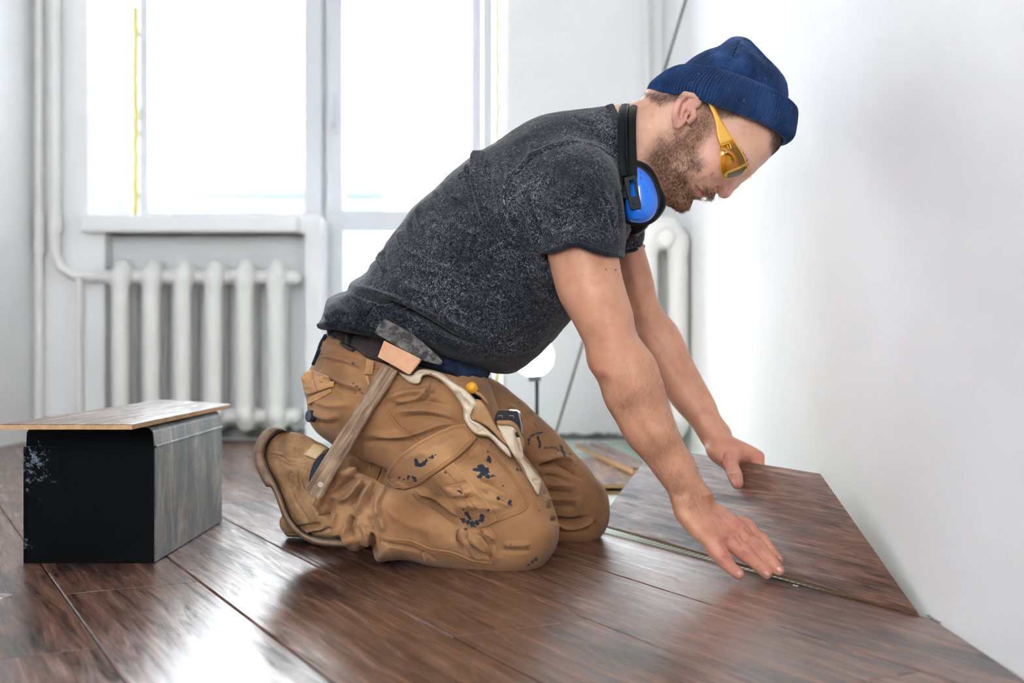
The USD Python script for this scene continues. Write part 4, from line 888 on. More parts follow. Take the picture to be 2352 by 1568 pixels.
r1 = radiator(6, [[1, 0, 0, -1.374], [0, 1, 0, 4.236], [0, 0, 1, 0.012], [0, 0, 0, 1]], 'white cast-iron sectional radiator in the niche under the window sill')
r2 = radiator(5, [[0, -1, 0, 0.448], [1.05, 0, 0, 3.55], [0, 0, 1.12, 0.02], [0, 0, 0, 1]], 'white cast-iron radiator on the right wall, seen end-on')
def pipe(pts, r, label, n=40, couple=()):
    p = dense(pts, n) if len(pts) > 2 else pts
    t = thing('heating_pipe', label, 'pipe'); obj('pipe_run', tube(p, r, 14), M['iron'], t, smooth=40)
    for (a, b) in couple: obj('coupling', tube([a, b], r * 1.35, 14), M['iron'], t, smooth=40)
pipe([[-1.668, 4.215, 0.0], [-1.668, 4.215, CEIL]], 0.014, 'thin white vertical heating pipe nearest the left corner', couple=[([-1.668, 4.215, 0.66], [-1.668, 4.215, 0.80])])
p2 = [[-1.609, 4.205, CEIL], [-1.609, 4.205, 1.6], [-1.609, 4.205, 0.72], [-1.607, 4.205, 0.66], [-1.590, 4.205, 0.61], [-1.55, 4.212, 0.585], [-1.49, 4.220, 0.582], [-1.433, 4.225, 0.577]]
pp = np.vstack([np.linspace(p2[0], p2[2], 10)[:-1], dense(p2[2:], 40)])
pipe(pp, 0.018, 'white heating pipe that bends into the radiator under the window', couple=[([-1.609, 4.205, 0.73], [-1.609, 4.205, 0.79]), ([-1.51, 4.218, 0.583], [-1.47, 4.222, 0.580])])
pipe([[-1.528, 4.214, 0.0], [-1.528, 4.214, 0.575]], 0.0125, 'short white pipe rising beside the window radiator')
pipe([[0.478, 4.215, 0.0], [0.478, 4.215, CEIL]], 0.014, 'white vertical pipe in the far right corner')

# work lamp with a glowing globe behind the man, and its cable
lp = thing('floor_lamp', 'lit white globe lamp on a thin black stand behind the man', 'lamp')
LC = at(1225, 818, 3.0)
g = trimesh.creation.icosphere(4, 0.0514); g.apply_translation(LC)
M['globe'] = mat('glowing_globe', {'e': ('emission', {'color': (1.0, 0.97, 0.93), 'strength': 22.0})}, [], surface='e.emission')
obj('globe', g, M['globe'], lp, smooth=True)
sx = LC[0] + 0.009
obj('stand', tube([[sx, 3.0, 0.012], [sx, 3.0, LC[2] - 0.045]], 0.0045, 12), M['black_plastic'], lp, smooth=40)
obj('collar', tube([[sx - 0.005, 3.0, LC[2] - 0.062], [sx - 0.006, 3.0, LC[2] - 0.042]], 0.016, 18), M['black_plastic'], lp, smooth=40)
obj('base', lathe([(0, 0), (0.075, 0), (0.075, 0.006), (0.07, 0.011), (0.01, 0.014), (0, 0.014)], 36).apply_translation([sx, 3.0, -0.008]), M['black_plastic'], lp, smooth=40)
c0, c1 = at(1575, 0, 3.60), at(1262, 1043, 3.55)
cb = tube(np.vstack([[[WR - 0.006, 3.62, CEIL - 0.01], [WR - 0.006, 3.615, 1.9]], np.linspace(c0, c1, 30), [c1 + [-0.03, .02, -0.004], c1 + [-0.12, .05, -0.006]]]), 0.0042, 10)
tag(obj('hanging_cable', cb, M['cable'], smooth=True), 'thin grey cable running slantwise from the right wall to the floor', 'cable')
# boards and strips waiting on the underlay
def flat_board(x0, x1, y0, y1, z, rot, label, seed, group=None):
    c, s_ = math.cos(rot), math.sin(rot)
    xf = np.array([[-s_, -c, 0, (x0 + x1) / 2], [c, -s_, 0, (y0 + y1) / 2], [0, 0, 1, z], [0, 0, 0, 1.0]])
    hx, hy = (y1 - y0) / 2, (x1 - x0) / 2
    return board('laminate_board', sbox(-hx, -hy, hx, hy), xf, label, 'floor board', group, seed=seed, tone=1.3)
flat_board(-0.02, 0.335, 2.80, 3.40, -0.008, 0.0, 'lower laminate board of the two stacked on the underlay behind the man', 21)
M_filler = obj('gap_filler', bx(0.0, 0.32, 2.86, 2.90, 0.0, 0.008, 0.001), M['black_plastic']); tag(M_filler, 'added dark batten between the two stacked laminate boards', 'filler')  # dark filler stands for the shaded gap between the stacked boards
flat_board(-0.03, 0.32, 2.79, 3.42, 0.008, 0.02, 'upper laminate board of the two stacked on the underlay behind the man', 22)
def strip(a, b, w, h, label, seed):
    a, b = np.asarray(a, float), np.asarray(b, float); xf = basis_xf(a, b - a, [-1, 0, 0.0])
    if xf[2, 2] < 0: xf[:3, 1] *= -1; xf[:3, 2] *= -1
    L = np.linalg.norm(b - a); t = thing('wood_strip', label, 'strip')
    obj('core', bx(0, L, -w / 2, w / 2, 0, h * 0.8, 0.0008), M['core'], t, xf=xf); m = bx(0, L, -w / 2, w / 2, h * 0.8, h, 0.0004); obj('decor_surface', m, M['wood'], t, prim=shifted(m, np.random.default_rng(seed)), xf=xf)
strip([0.318, 2.98, 0.0170], [0.215, 3.74, 0.0170], 0.034, 0.018, 'left of two narrow brown strips lying on the stacked boards', 31)
strip([0.352, 2.98, 0.0170], [0.262, 3.78, 0.0170], 0.030, 0.016, 'right of two narrow brown strips lying on the stacked boards', 32)
M['cream0'] = plain('pale_shaving', s2l(190, 190, 182), .7)
# small things
kx = at(118, 962, 3.5)
kp = thing('hand_tool', 'black tool with a two-hole handle standing behind the toolbox', 'tool')
hp = sbox(-0.028, 0.0, 0.028, 0.128).buffer(-0.012).buffer(0.012).difference(sbox(-0.019, 0.098, -0.003, 0.120).buffer(-0.003).buffer(0.003)).difference(sbox(0.003, 0.098, 0.019, 0.120).buffer(-0.003).buffer(0.003))
obj('handle', prism(hp, 0.014, 'y').apply_translation([kx[0], 3.5, 0.0]), M['black_plastic'], kp)
obj('foot', bx(kx[0] - 0.035, kx[0] + 0.035, 3.47, 3.54, 0, 0.02, 0.004), M['black_plastic'], kp)
ws = on_z(4, 1370, 0.0)
M['steel'] = plain('dull_steel', s2l(190, 190, 190), 0.35, metallic=0.9)
wa = prism(shapely.Point(0, 0).buffer(0.0135).difference(shapely.Point(0, 0).buffer(0.0035)), 0.0016); wa.apply_translation(ws)
tag(obj('steel_washer', wa, M['steel']), 'small steel washer lying on the floor at the left edge', 'washer')

sh = on_z(1818, 1346, 0.0); th_ = np.linspace(0, 4.2, 16)
tag(obj('wood_shaving', tube(np.stack([sh[0] + .004 * np.cos(th_) + .0025 * th_, sh[1] + .004 * np.sin(th_), .0012 + 0 * th_], 1), .0011, 6), M['cream0'], smooth=True), 'tiny pale curl of shaving on the laid board near the hand', 'shaving')
# ------------------------------------------------------------------ beanie, glasses, ear defenders
M['knit'] = mat('navy_rib_knit', {
    't': ('texture_coordinate', {}), 'n': ('noise_texture', {'scale': 26, 'detail': 4}), 'r': ('rgb_ramp', {'ramp': [(0.3, s2l(14, 32, 66)), (0.55, s2l(24, 50, 92)), (0.8, s2l(42, 72, 118))]}),
    'v': ('noise_texture', {'scale': 190, 'detail': 3, 'roughness': 0.7}), 'rs': ('rgb_ramp', {'ramp': [(0.0, (0, 0, 0)), (0.67, (0, 0, 0)), (0.74, (.7, .7, .7)), (1, (.7, .7, .7))]}), 'x': ('mix', {'mix_type': 'mix', 'color2': s2l(150, 172, 205)}),
    'b': ('noise_texture', {'scale': 700, 'detail': 2}), 'bm': ('bump', {'strength': 0.35, 'distance': 0.0006}), 'p': ('principled_bsdf', {'roughness': 0.9, 'specular_ior_level': 0.2, 'sheen_weight': 0.35, 'sheen_tint': (0.5, 0.65, 1.0)})},
    [('t.object', 'n.vector'), ('t.object', 'v.vector'), ('t.object', 'b.vector'), ('n.fac', 'r.fac'), ('v.fac', 'rs.fac'), ('r.color', 'x.color1'), ('rs.color', 'x.fac'), ('x.color', 'p.base_color'), ('b.fac', 'bm.height'), ('bm.normal', 'p.normal')])
def rings_mesh(levels, n_ang, n_rows, ribs, amp, closed_top=False, seam=None, inner=None):
    """levels: (back point, front point, half width) in the outline's plane, lower to upper"""
    L = np.array([[*z1([b])[0], *z1([f])[0], w] for b, f, w in levels]); L = spline(L, n_rows)
    a = np.arange(n_ang) / n_ang * 2 * np.pi; rows = []
    for i, (bx_, by_, fx, fy, w) in enumerate(L):
        B, F_ = at(bx_, by_, HY), at(fx, fy, HY); C = (B + F_) / 2; A = (F_ - B) / 2; ra = np.linalg.norm(A); e = A / (ra + 1e-9)
        rib = amp * (np.abs(np.sin(a * ribs / 2)) - .5) * min(1, ra / .03)
        ca, sa = np.cos(a), np.sin(a); sq = (np.abs(ca) ** 2.3 + np.abs(sa) ** 2.3) ** (-1 / 2.3)
        r1, r2 = ra * sq + rib, w * sq + rib
        rows.append(C + ca[:, None] * r1[:, None] * e + np.stack([0 * a, -sa * r2, 0 * a], 1))
    V = np.vstack(rows); F = []
    k = np.arange(n_ang); k2 = (k + 1) % n_ang
    for i in range(n_rows - 1):
        b = i * n_ang; F += [np.stack([b + k, b + n_ang + k2, b + k2], 1), np.stack([b + k, b + n_ang + k, b + n_ang + k2], 1)]
    V = np.vstack([V, V[-n_ang:].mean(0)]); t = len(V) - 1; b = (n_rows - 1) * n_ang; F.append(np.stack([b + k, np.full(n_ang, t), b + k2], 1))
    V = np.vstack([V, V[:n_ang].mean(0)]); t = len(V) - 1; F.append(np.stack([k, k2, np.full(n_ang, t)], 1))
    m = trimesh.Trimesh(V, np.vstack(F), process=False)
    if m.volume < 0: m.invert()
    return m
cuff_levels = [((380, 500), (1290, 822), .080), ((352, 505), (1312, 846), .089), ((340, 480), (1360, 828), .0935), ((346, 436), (1388, 770), .0955), ((378, 398), (1401, 690), .0955), ((432, 352), (1400, 634), .094), ((490, 320), (1378, 606), .0915), ((545, 304), (1350, 588), .087), ((600, 310), (1320, 578), .080)]
crown_levels = [((500, 360), (1325, 640), .080), ((575, 304), (1330, 575), .087), ((640, 252), (1330, 525), .086), ((720, 206), (1322, 455), .083), ((800, 176), (1282, 395), .077), ((862, 143), (1195, 292), .064), ((902, 111), (1120, 200), .047), ((938, 93), (1062, 124), .028), ((968, 87), (1030, 104), .014), ((988, 90), (1008, 97), .004)]
be = UsdGeom.Xform.Define(stage, str(man.GetPath()) + '/beanie').GetPrim(); be.SetCustomDataByKey('label', 'navy blue ribbed knit beanie with a turned-up cuff')
crown_m = rings_mesh(crown_levels, 840, 100, 140, .0014)
rl = Relief(crown_m); rl.fold(z1([(1004, 98), (975, 160), (945, 240)]), -.006, 3.0, .15); rl.fold(z1([(1022, 100), (1000, 170), (965, 245)]), .003, 6, .3)
rl.fold(z1([(960, 250), (1060, 285), (1150, 300)]), .004, 12); rl.fold(z1([(640, 290), (780, 315), (950, 370)]), -.003, 8); rl.fold(z1([(1000, 330), (1120, 380), (1230, 430)]), -.0025, 9); rl.fold(z1([(760, 220), (860, 230), (930, 270)]), .003, 10); rl.fold(z1([(1060, 160), (1120, 250), (1200, 330)]), .002, 10)
rl.noise(.0016, 40, 8); obj('crown', rl.done(), M['knit'], be, smooth=True)
cuff_m = rings_mesh(cuff_levels, 1120, 64, 140, .0030)
rl = Relief(cuff_m, facing=np.ones(len(cuff_m.vertices))); rl.noise(.0014, 30, 9); obj('cuff', rl.done(), M['knit'], be, smooth=True)

# safety glasses
def tinted(name, col, gloss=0.04):
    return mat(name, {'f': ('fresnel', {'IOR': 1.5}), 'a': ('transparent_bsdf', {'color': col}), 'g': ('glossy_bsdf', {'color': (1, .95, .8), 'roughness': gloss}), 'd': ('diffuse_bsdf', {'color': s2l(235, 175, 45)}),
                      'm0': ('mix_closure', {'fac': 0.10}), 'm': ('mix_closure', {})}, [('a.BSDF', 'm0.closure1'), ('d.BSDF', 'm0.closure2'), ('f.fac', 'm.fac'), ('m0.closure', 'm.closure1'), ('g.BSDF', 'm.closure2')], surface='m.closure')
M['lens'] = tinted('amber_lens', (0.97, 0.80, 0.30))
M['amber'] = mat('amber_plastic', {'p': ('principled_bsdf', {'base_color': s2l(228, 168, 52), 'roughness': 0.3, 'coat_weight': 0.3, 'subsurface_weight': 0.0})}, [])
gls = thing('safety_glasses', 'amber tinted safety glasses worn by the man', 'safety glasses')
ga, gb = ze([(430, 740)])[0], ze([(650, 1160)])[0]; gd = (gb - ga) / np.linalg.norm(gb - ga); gL = np.linalg.norm(gb - ga)
def lens_Y(q):
    t = np.clip(((np.asarray(q) - ga) @ gd) / gL, -1.6, 1.3)
    Y = HY - np.where(t < 0, .0805, .0805 * (1 - .70 * np.clip(t, 0, 1.3) ** 1.8))
    return np.minimum(Y, bdep(q) - np.interp(t, [-1.6, -.2, .2, 1.0], [.0035, .004, .009, .006]))
lens_o = ze([(380, 790), (388, 950), (394, 1100), (410, 1160), (445, 1190), (500, 1197), (560, 1195), (610, 1182), (670, 1140), (718, 1098), (722, 1074), (690, 985), (640, 880), (590, 800), (545, 735), (460, 755)])
lm = patch(lens_o, lens_Y, .0012, 0.0, 3.0, 4.0, False, thick=.0008); mir = lambda m: trimesh.Trimesh(m.vertices * [1, -1, 1] + [0, 2 * HY, 0], m.faces[:, ::-1], process=False)
obj('lens', lm, M['lens'], gls, smooth=50); far_shift = lambda m: trimesh.Trimesh(m.vertices + [.008, 0, -.011], m.faces, process=False)
obj('lens', far_shift(mir(lm)), M['lens'], gls, smooth=50)
rim = tube(np.array([np.r_[at(*p_, lens_Y(np.array([p_]))[0] - .0006)] for p_ in dense(ze([(545, 735), (640, 880), (690, 985), (722, 1080)]), 20)]), .0009, 8); obj('brow_rim', rim, M['amber'], gls, smooth=True); obj('brow_rim', far_shift(mir(rim)), M['amber'], gls, smooth=True)
low = tube(np.array([np.r_[at(*p_, lens_Y(np.array([p_]))[0] - .0004)] for p_ in dense(ze([(378, 790), (390, 1000), (398, 1120), (440, 1190), (560, 1196)]), 24)]), .0008, 8); obj('lower_rim', low, M['amber'], gls, smooth=True)
arm_o = ze([(238, 285), (262, 350), (300, 440), (330, 540), (338, 620), (345, 680), (372, 770), (385, 800), (470, 775), (548, 738), (520, 690), (470, 610), (420, 530), (370, 440), (320, 345), (290, 290)])
am = patch(arm_o, lens_Y, .0018, .0006, 3.0, 4.0, False, thick=.001); obj('temple_arm', am, M['amber'], gls, smooth=50); obj('temple_arm', mir(am), M['amber'], gls, smooth=50)
hingem = cat_(*[tube([at(*a_, HY - .0835), at(*b_, HY - .0835)], .0011, 8) for a_, b_ in ((ze([(395, 805)])[0], ze([(500, 770)])[0]), (ze([(405, 845)])[0], ze([(465, 860)])[0]), (ze([(470, 800)])[0], ze([(490, 850)])[0]), (ze([(500, 785)])[0], ze([(518, 840)])[0]))])
obj('hinge', hingem, M['amber'], gls, smooth=40)
br = hull_of(tube([at(*ze([(612, 1195)])[0], HY - .018), at(*ze([(612, 1200)])[0], HY + .018) + [.004, 0, -.006]], .0022, 8), tube([at(*ze([(716, 1110)])[0], HY - .018), at(*ze([(722, 1130)])[0], HY + .018) + [.004, 0, -.006]], .0018, 8)); obj('bridge', br, M['lens'], gls)

# ear defenders round the neck
M['blue'] = mat('glossy_blue_plastic', {'t': ('texture_coordinate', {}), 'n': ('noise_texture', {'scale': 120, 'detail': 2}), 'r': ('rgb_ramp', {'ramp': [(0.0, s2l(28, 116, 228)), (0.66, s2l(28, 116, 228)), (0.72, s2l(18, 60, 130)), (1, s2l(18, 60, 130))]}),
    'p': ('principled_bsdf', {'roughness': 0.22, 'coat_weight': 0.4})}, [('t.object', 'n.vector'), ('n.fac', 'r.fac'), ('r.color', 'p.base_color')])
M['rubber'] = plain('black_rubber', s2l(7, 9, 12), 0.4, spec=0.2)
em = thing('ear_defenders', 'blue and black ear defenders hanging round the man neck', 'ear defenders')
CY = 1.838
cup_o = zm([(292, 798), (350, 815), (420, 868), (480, 950), (520, 1040), (545, 1130), (550, 1220), (522, 1320), (470, 1388), (400, 1426), (330, 1436), (260, 1426), (200, 1398), (172, 1330), (165, 1230), (178, 1100), (200, 960), (240, 850)])
cup = surf(U([(Infl(cup_o, .026, .028, CY, blur=3), .01)]), .002)
cush_o = zm([(270, 722), (350, 733), (420, 768), (492, 838), (545, 935), (590, 1050), (632, 1150), (640, 1215), (615, 1290), (560, 1370), (480, 1435), (380, 1466), (290, 1458), (205, 1425), (150, 1340), (135, 1200), (160, 1000), (205, 800)])
cush = surf(U([(Infl(cush_o, .012, .017, CY + .018, blur=1, power=3), .01)]), .0025)
rim_o = np.vstack([cup_o]); rimc = np.array([at(*p_, CY + .004) for p_ in closed_curve(Polygon(cup_o).buffer(2.5).exterior.coords[:-1][::6], 120)])
rimm = tube(np.vstack([rimc, rimc[:1]]), .0034, 10)
for f_ in (lambda m: m, mir):
    obj('ear_cup', f_(cup), M['blue'], em, smooth=True); obj('cushion', f_(cush), M['rubber'], em, smooth=True); obj('cup_rim', f_(rimm), M['rubber'], em, smooth=True)
def band(dx, hw, off, low):
    pts = [at(*zm([(low[0], low[1])])[0], 1.812)] + [at(*zm([(u + dx, v)])[0], Y - off) for u, v, Y in ((232, 760, 1.828), (226, 600, 1.842), (222, 420, 1.856), (222, 260, 1.872), (232, 165, 1.895), (242, 118, 1.925))]
    half = np.array(pts); full = np.vstack([half, [at(*zm([(244 + dx, 104)])[0], HY - off * 0)], (half * [1, -1, 1] + [0, 2 * HY, 0])[::-1]])
    return tube(dense(full, 90), 1.0, 12, flat=(hw, .0019), up=(1, 0, .1))
obj('headband', band(28, .0068, .001, (262, 905)), M['rubber'], em, smooth=40); obj('headband', band(-78, .0076, -.001, (185, 905)), M['rubber'], em, smooth=40)
ridge = band(-32, .0018, .004, (225, 905)); obj('headband_rib', ridge, M['rubber'], em, smooth=40)
fixY = lambda q: np.full(len(q), 1.812)
yoke = Polygon(zm([(160, 925), (296, 895), (305, 1000), (352, 1240), (350, 1272), (236, 1282), (205, 1150), (172, 1010)])).difference(Polygon(zm([(212, 955), (268, 945), (300, 1135), (240, 1140)])))
yk = prism(Polygon([(p_[0] - UX, -(p_[1] - UY)) for p_ in yoke.exterior.coords], [[(p_[0] - UX, -(p_[1] - UY)) for p_ in r_.coords] for r_ in yoke.interiors]), 1.0, 'y')
def yoke_at(y0, y1):
    v = yk.vertices; Y = np.where(v[:, 1] < .5, y0, y1); return trimesh.Trimesh(np.stack([v[:, 0] * 1.812 / FPX, Y, CAM_H + v[:, 2] * 1.812 / FPX], 1), yk.faces, process=False)
ym = yoke_at(1.8055, 1.812); obj('yoke', ym, M['rubber'], em); obj('yoke', mir(ym), M['rubber'], em)
pc = at(*zm([(272, 1180)])[0], 1.806); pin = tube([pc + [0, -.002, 0], pc + [0, .008, 0]], .0052, 16); obj('pivot_pin', pin, M['rubber'], em, smooth=40)
rg = at(*zm([(325, 1185)])[0], CY - .0272); a_ = np.linspace(0, 2 * np.pi, 40); obj('embossed_ring', tube(np.stack([rg[0] + .0085 * np.cos(a_), rg[1] + 0 * a_ + .0008, rg[2] + .0085 * np.sin(a_)], 1), .0009, 8), M['blue'], em, smooth=True)
# ------------------------------------------------------------------ t-shirt
M['shirt'] = mat('acid_washed_black_jersey', {
    't': ('texture_coordinate', {}),
    **{'m%d' % i: ('mapping', {'mapping_type': 'texture', 'rotation': r, 'scale': s}) for i, (r, s) in enumerate([((0, .5, .3), (.0095, .0035, .0014)), ((.2, 1.1, -.4), (.0095, .0035, .0014)), ((0, -.5, .5), (.0105, .0035, .0015)), ((-.3, -1.2, .2), (.009, .0035, .0014))])},
    **{'n%d' % i: ('noise_texture', {'scale': 1.0, 'detail': 2, 'roughness': 0.6, 'distortion': 1.6}) for i in range(4)},
    **{'r%d' % i: ('rgb_ramp', {'ramp': [(0, (0, 0, 0)), (0.60, (0, 0, 0)), (0.71, (1, 1, 1)), (1, (1, 1, 1))]}) for i in range(4)},
    'a0': ('mix', {'mix_type': 'lighten', 'fac': 1.0}), 'a1': ('mix', {'mix_type': 'lighten', 'fac': 1.0}), 'a2': ('mix', {'mix_type': 'lighten', 'fac': 1.0}),
    'pn': ('noise_texture', {'scale': 11, 'detail': 3, 'roughness': 0.6}), 'pr': ('rgb_ramp', {'ramp': [(0.3, (.18, .18, .18)), (0.5, (.5, .5, .5)), (0.72, (1, 1, 1))]}), 'wr': ('attribute', {'attribute': 'fibre_mix'}),
    'wm': ('mix', {'mix_type': 'multiply', 'fac': 1.0}), 'fm': ('math', {'math_type': 'multiply', 'use_clamp': True}), 'bw': ('rgb_to_bw', {}),
    'g': ('noise_texture', {'scale': 160, 'detail': 4, 'roughness': 0.7}), 'gr': ('rgb_ramp', {'ramp': [(0.35, s2l(8, 12, 20)), (0.55, s2l(20, 26, 37)), (0.75, s2l(38, 46, 60))]}),
    'x': ('mix', {'mix_type': 'mix', 'color2': s2l(186, 187, 192)}), 'b': ('bump', {'strength': 0.25, 'distance': 0.0008}),
    'p': ('principled_bsdf', {'roughness': 0.92, 'specular_ior_level': 0.15, 'sheen_weight': 0.12})},
    [(f't.object', f'm{i}.vector') for i in range(4)] + [(f'm{i}.vector', f'n{i}.vector') for i in range(4)] + [(f'n{i}.fac', f'r{i}.fac') for i in range(4)] +
    [('r0.color', 'a0.color1'), ('r1.color', 'a0.color2'), ('r2.color', 'a1.color1'), ('r3.color', 'a1.color2'), ('a0.color', 'a2.color1'), ('a1.color', 'a2.color2'), ('a2.color', 'wm.color1'),
     ('t.object', 'pn.vector'), ('pn.fac', 'pr.fac'), ('pr.color', 'wm.color2'), ('wm.color', 'bw.color'), ('bw.val', 'fm.value1'), ('wr.fac', 'fm.value2'), ('fm.value', 'x.fac'),
     ('t.object', 'g.vector'), ('g.fac', 'gr.fac'), ('gr.color', 'x.color1'), ('x.color', 'p.base_color'), ('g.fac', 'b.height'), ('b.normal', 'p.normal')])
shirt = surf(shirt_f, .0024, project=0, rounds=6)
rl = Relief(shirt)
seamL = []
for l, a, w in (
    ([(960, 220), (925, 330), (915, 430), (935, 540), (980, 640), (1040, 720)], .010, 26), ([(975, 330), (960, 430), (975, 540), (1030, 650)], -.010, 18),
    ([(880, 330), (870, 430), (900, 560), (940, 690)], -.004, 16), ([(720, 430), (760, 520), (850, 570)], .005, 15), ([(640, 540), (700, 620), (820, 660)], -.004, 14),
    ([(610, 560), (600, 650), (640, 720)], .004, 10), ([(500, 700), (520, 800), (580, 860)], .005, 12), ([(420, 800), (400, 880), (430, 940)], .006, 11), ([(700, 480), (690, 560), (720, 620)], .004, 11), ([(860, 350), (840, 420), (790, 440)], .005, 10),
    ([(1180, 480), (1190, 600), (1230, 720), (1250, 800)], -.008, 15), ([(1130, 430), (1100, 560), (1150, 700), (1220, 760)], -.006, 14), ([(1240, 520), (1330, 600), (1450, 640)], .004, 16), ([(1230, 640), (1330, 700), (1420, 690)], -.003, 13), ([(1560, 480), (1620, 600), (1650, 720)], .004, 12), ([(1500, 560), (1560, 660), (1580, 760)], -.003, 11), ([(1640, 480), (1672, 600), (1660, 740)], -.004, 9),
    ([(1500, 130), (1580, 190), (1640, 240)], .004, 12), ([(1420, 110), (1510, 150), (1600, 160)], -.003, 10), ([(1150, 180), (1200, 260), (1180, 360)], .003, 14), ([(1040, 300), (1080, 380), (1060, 470)], .003, 12),
    # bunched hem at the waist
    ([(230, 1030), (330, 1075), (450, 1100), (620, 1180), (800, 1270), (980, 1330)], -.010, 12), ([(240, 1000), (350, 1040), (480, 1075), (640, 1140), (830, 1240)], .008, 14), ([(215, 1060), (300, 1120), (360, 1200)], -.009, 11), ([(160, 1070), (230, 1090), (290, 1180), (340, 1250)], .007, 13),
    ([(130, 1090), (120, 1150), (150, 1220)], .005, 10), ([(320, 1190), (350, 1120), (420, 1090)], -.007, 8), ([(420, 1130), (520, 1210), (640, 1290)], .005, 14), ([(390, 1180), (500, 1260), (620, 1330)], -.005, 12),
    ([(640, 1080), (760, 1180), (900, 1260), (1080, 1300)], .004, 18), ([(700, 1030), (850, 1120), (1000, 1150)], -.003, 16), ([(500, 980), (600, 1040), (700, 1050)], .004, 12), ([(450, 1010), (540, 1080), (640, 1110)], -.004, 10),
    ([(1000, 1360), (1150, 1350), (1290, 1270)], .003, 12), ([(950, 1300), (1120, 1290), (1300, 1190)], -.003, 14), ([(1180, 1000), (1280, 1080), (1370, 1100)], .004, 16), ([(1260, 900), (1330, 980), (1390, 1060)], .004, 12),
    ([(740, 600), (820, 700), (930, 760)], .004, 13), ([(560, 780), (680, 860), (830, 890)], -.003, 14), ([(520, 880), (640, 930), (760, 940)], .003, 12), ([(780, 880), (900, 950), (1050, 960)], .003, 15)):
    rl.fold(z8(l), a * 1.5, w / 2.1, .3)
arm_seam = z8([(1650, 330), (1590, 290), (1470, 249), (1350, 262), (1230, 312), (1130, 400), (1068, 490), (1060, 590), (1080, 680), (1130, 745)])
side_seam = z8([(510, 1130), (600, 1090), (700, 1015), (850, 910), (960, 820), (1100, 745)])
rl.fold(arm_seam, -.0040, 2.4, .04); rl.fold(arm_seam - [5, 4], .0026, 3.6, .04); rl.fold(side_seam, -.0022, 2.0, .06); rl.fold(side_seam + [2, 5], .0016, 2.8, .06)
rl.fold(z8([(1650, 215), (1600, 240)]), -.002, 2.0, .1); rl.fold(z8([(1600, 240), (1595, 300)]), -.0015, 2.0, .1)
for l, a, w in (([(965, 240), (940, 340), (925, 450), (940, 560), (985, 650), (1050, 730)], .009, 5.5), ([(1170, 470), (1190, 600), (1225, 720), (1250, 810)], .006, 4), ([(225, 1030), (330, 1068), (470, 1105), (640, 1190), (800, 1275), (960, 1330)], .006, 4), ([(318, 1195), (345, 1125), (420, 1092), (500, 1098)], .005, 3), ([(205, 1058), (270, 1120), (330, 1200)], .005, 3.5), ([(640, 1110), (760, 1200), (900, 1270)], .004, 5), ([(430, 800), (420, 870), (450, 930)], .004, 4), ([(560, 640), (570, 720), (610, 780)], .0035, 4), ([(690, 510), (690, 580), (720, 640)], .003, 4), ([(1560, 500), (1610, 620), (1640, 730)], .003, 4), ([(1480, 130), (1570, 190), (1640, 250)], .003, 4)): rl.cut(z8(l), a, w, .25)
rl.noise(.0030, 14, 21, octaves=2); rl.noise(.0011, 42, 22, octaves=2)
shirt2 = rl.done(); sq = proj(shirt2.vertices)
fibre_mix = np.full(len(sq), .8) + .25 * np.clip(vnormals(shirt2)[:, 2], -1, 1)  # pale fibres stronger on upward-facing cloth, weaker on downward-facing cloth
for l in (arm_seam - [3, 3], side_seam + [1, 2]): fibre_mix += .7 * np.exp(-(dist_line(sq, l)[0] / 3.0) ** 2)
fibre_mix = np.clip(fibre_mix + .35 * (meshkit.fbm(shirt2.vertices * 9, 2, 4) - .5), .15, 1.4)
ts = obj('t_shirt', shirt2, M['shirt'], man, smooth=True, prim={'fibre_mix': fibre_mix}, label='faded black acid-washed short-sleeved tee')
sdep = depth_of(shirt2)
def roll(name, pts, r, depth, mat_, parent, lift=.001, label=None, rad=None):
    p = dense(pts, 60); Y = depth(p) - lift; m = tube(np.array([at(a, b, y) for (a, b), y in zip(p, Y)]), r if rad is None else rad, 10)
    return obj(name, m, mat_, parent, smooth=True, prim={'fibre_mix': np.full(len(m.vertices), 1.5 if 'seam' in name else .25)}, label=label)
def ring_roll(name, pts, r, Yc, half, mat_, parent):
    """a rolled hem that runs all the way round an opening; pts: its near half in the outline's plane"""
    p = dense(pts, 40); s_ = np.linspace(0, np.pi, 40)
    near_ = [at(a, b, Yc - half * math.sin(t)) for (a, b), t in zip(p, s_)]
    far_ = [at(a, b, Yc + half * math.sin(t)) + [0, 0, .0] for (a, b), t in zip(p[::-1], s_)]
    m = tube(np.vstack([near_, far_[1:]]), r, 10); return obj(name, m, mat_, parent, smooth=True, prim={'fibre_mix': np.full(len(m.vertices), .4)})
roll('sleeve_hem', z8([(1252, 826), (1292, 824), (1362, 802), (1440, 788), (1530, 815), (1600, 834), (1660, 844)]), .0042, sdep, M['shirt'], ts, -.0010, rad=np.r_[np.linspace(.0025, .0045, 8), np.full(44, .0045), np.linspace(.0045, .0025, 8)])
roll('shoulder_seam', arm_seam - [2, 2], .0010, sdep, M['shirt'], ts, .0000); roll('side_seam', side_seam + [1, 2], .0009, sdep, M['shirt'], ts, .0000)
ring_roll('sleeve_hem', [(1392, 572), (1420, 576), (1450, 575), (1477, 566)], .004, 2.115, .05, M['shirt'], ts)
hem_pts = zb([(318, 575), (400, 560), (520, 562), (680, 582), (820, 610), (960, 640), (1080, 665), (1200, 690), (1350, 745)])
roll('waist_hem', hem_pts, .0052, sdep, M['shirt'], ts, .0005, rad=np.r_[np.linspace(.003, .0062, 12), np.full(48, .0062)])
col = dense(z8([(1612, 50), (1640, 110), (1655, 190), (1658, 260), (1675, 345), (1694, 450), (1704, 540)]), 40)
cY = sdep(col - [5, 0]) + np.interp(np.linspace(0, 1, 40), [0, .1, 1], [.0, -.001, -.001])
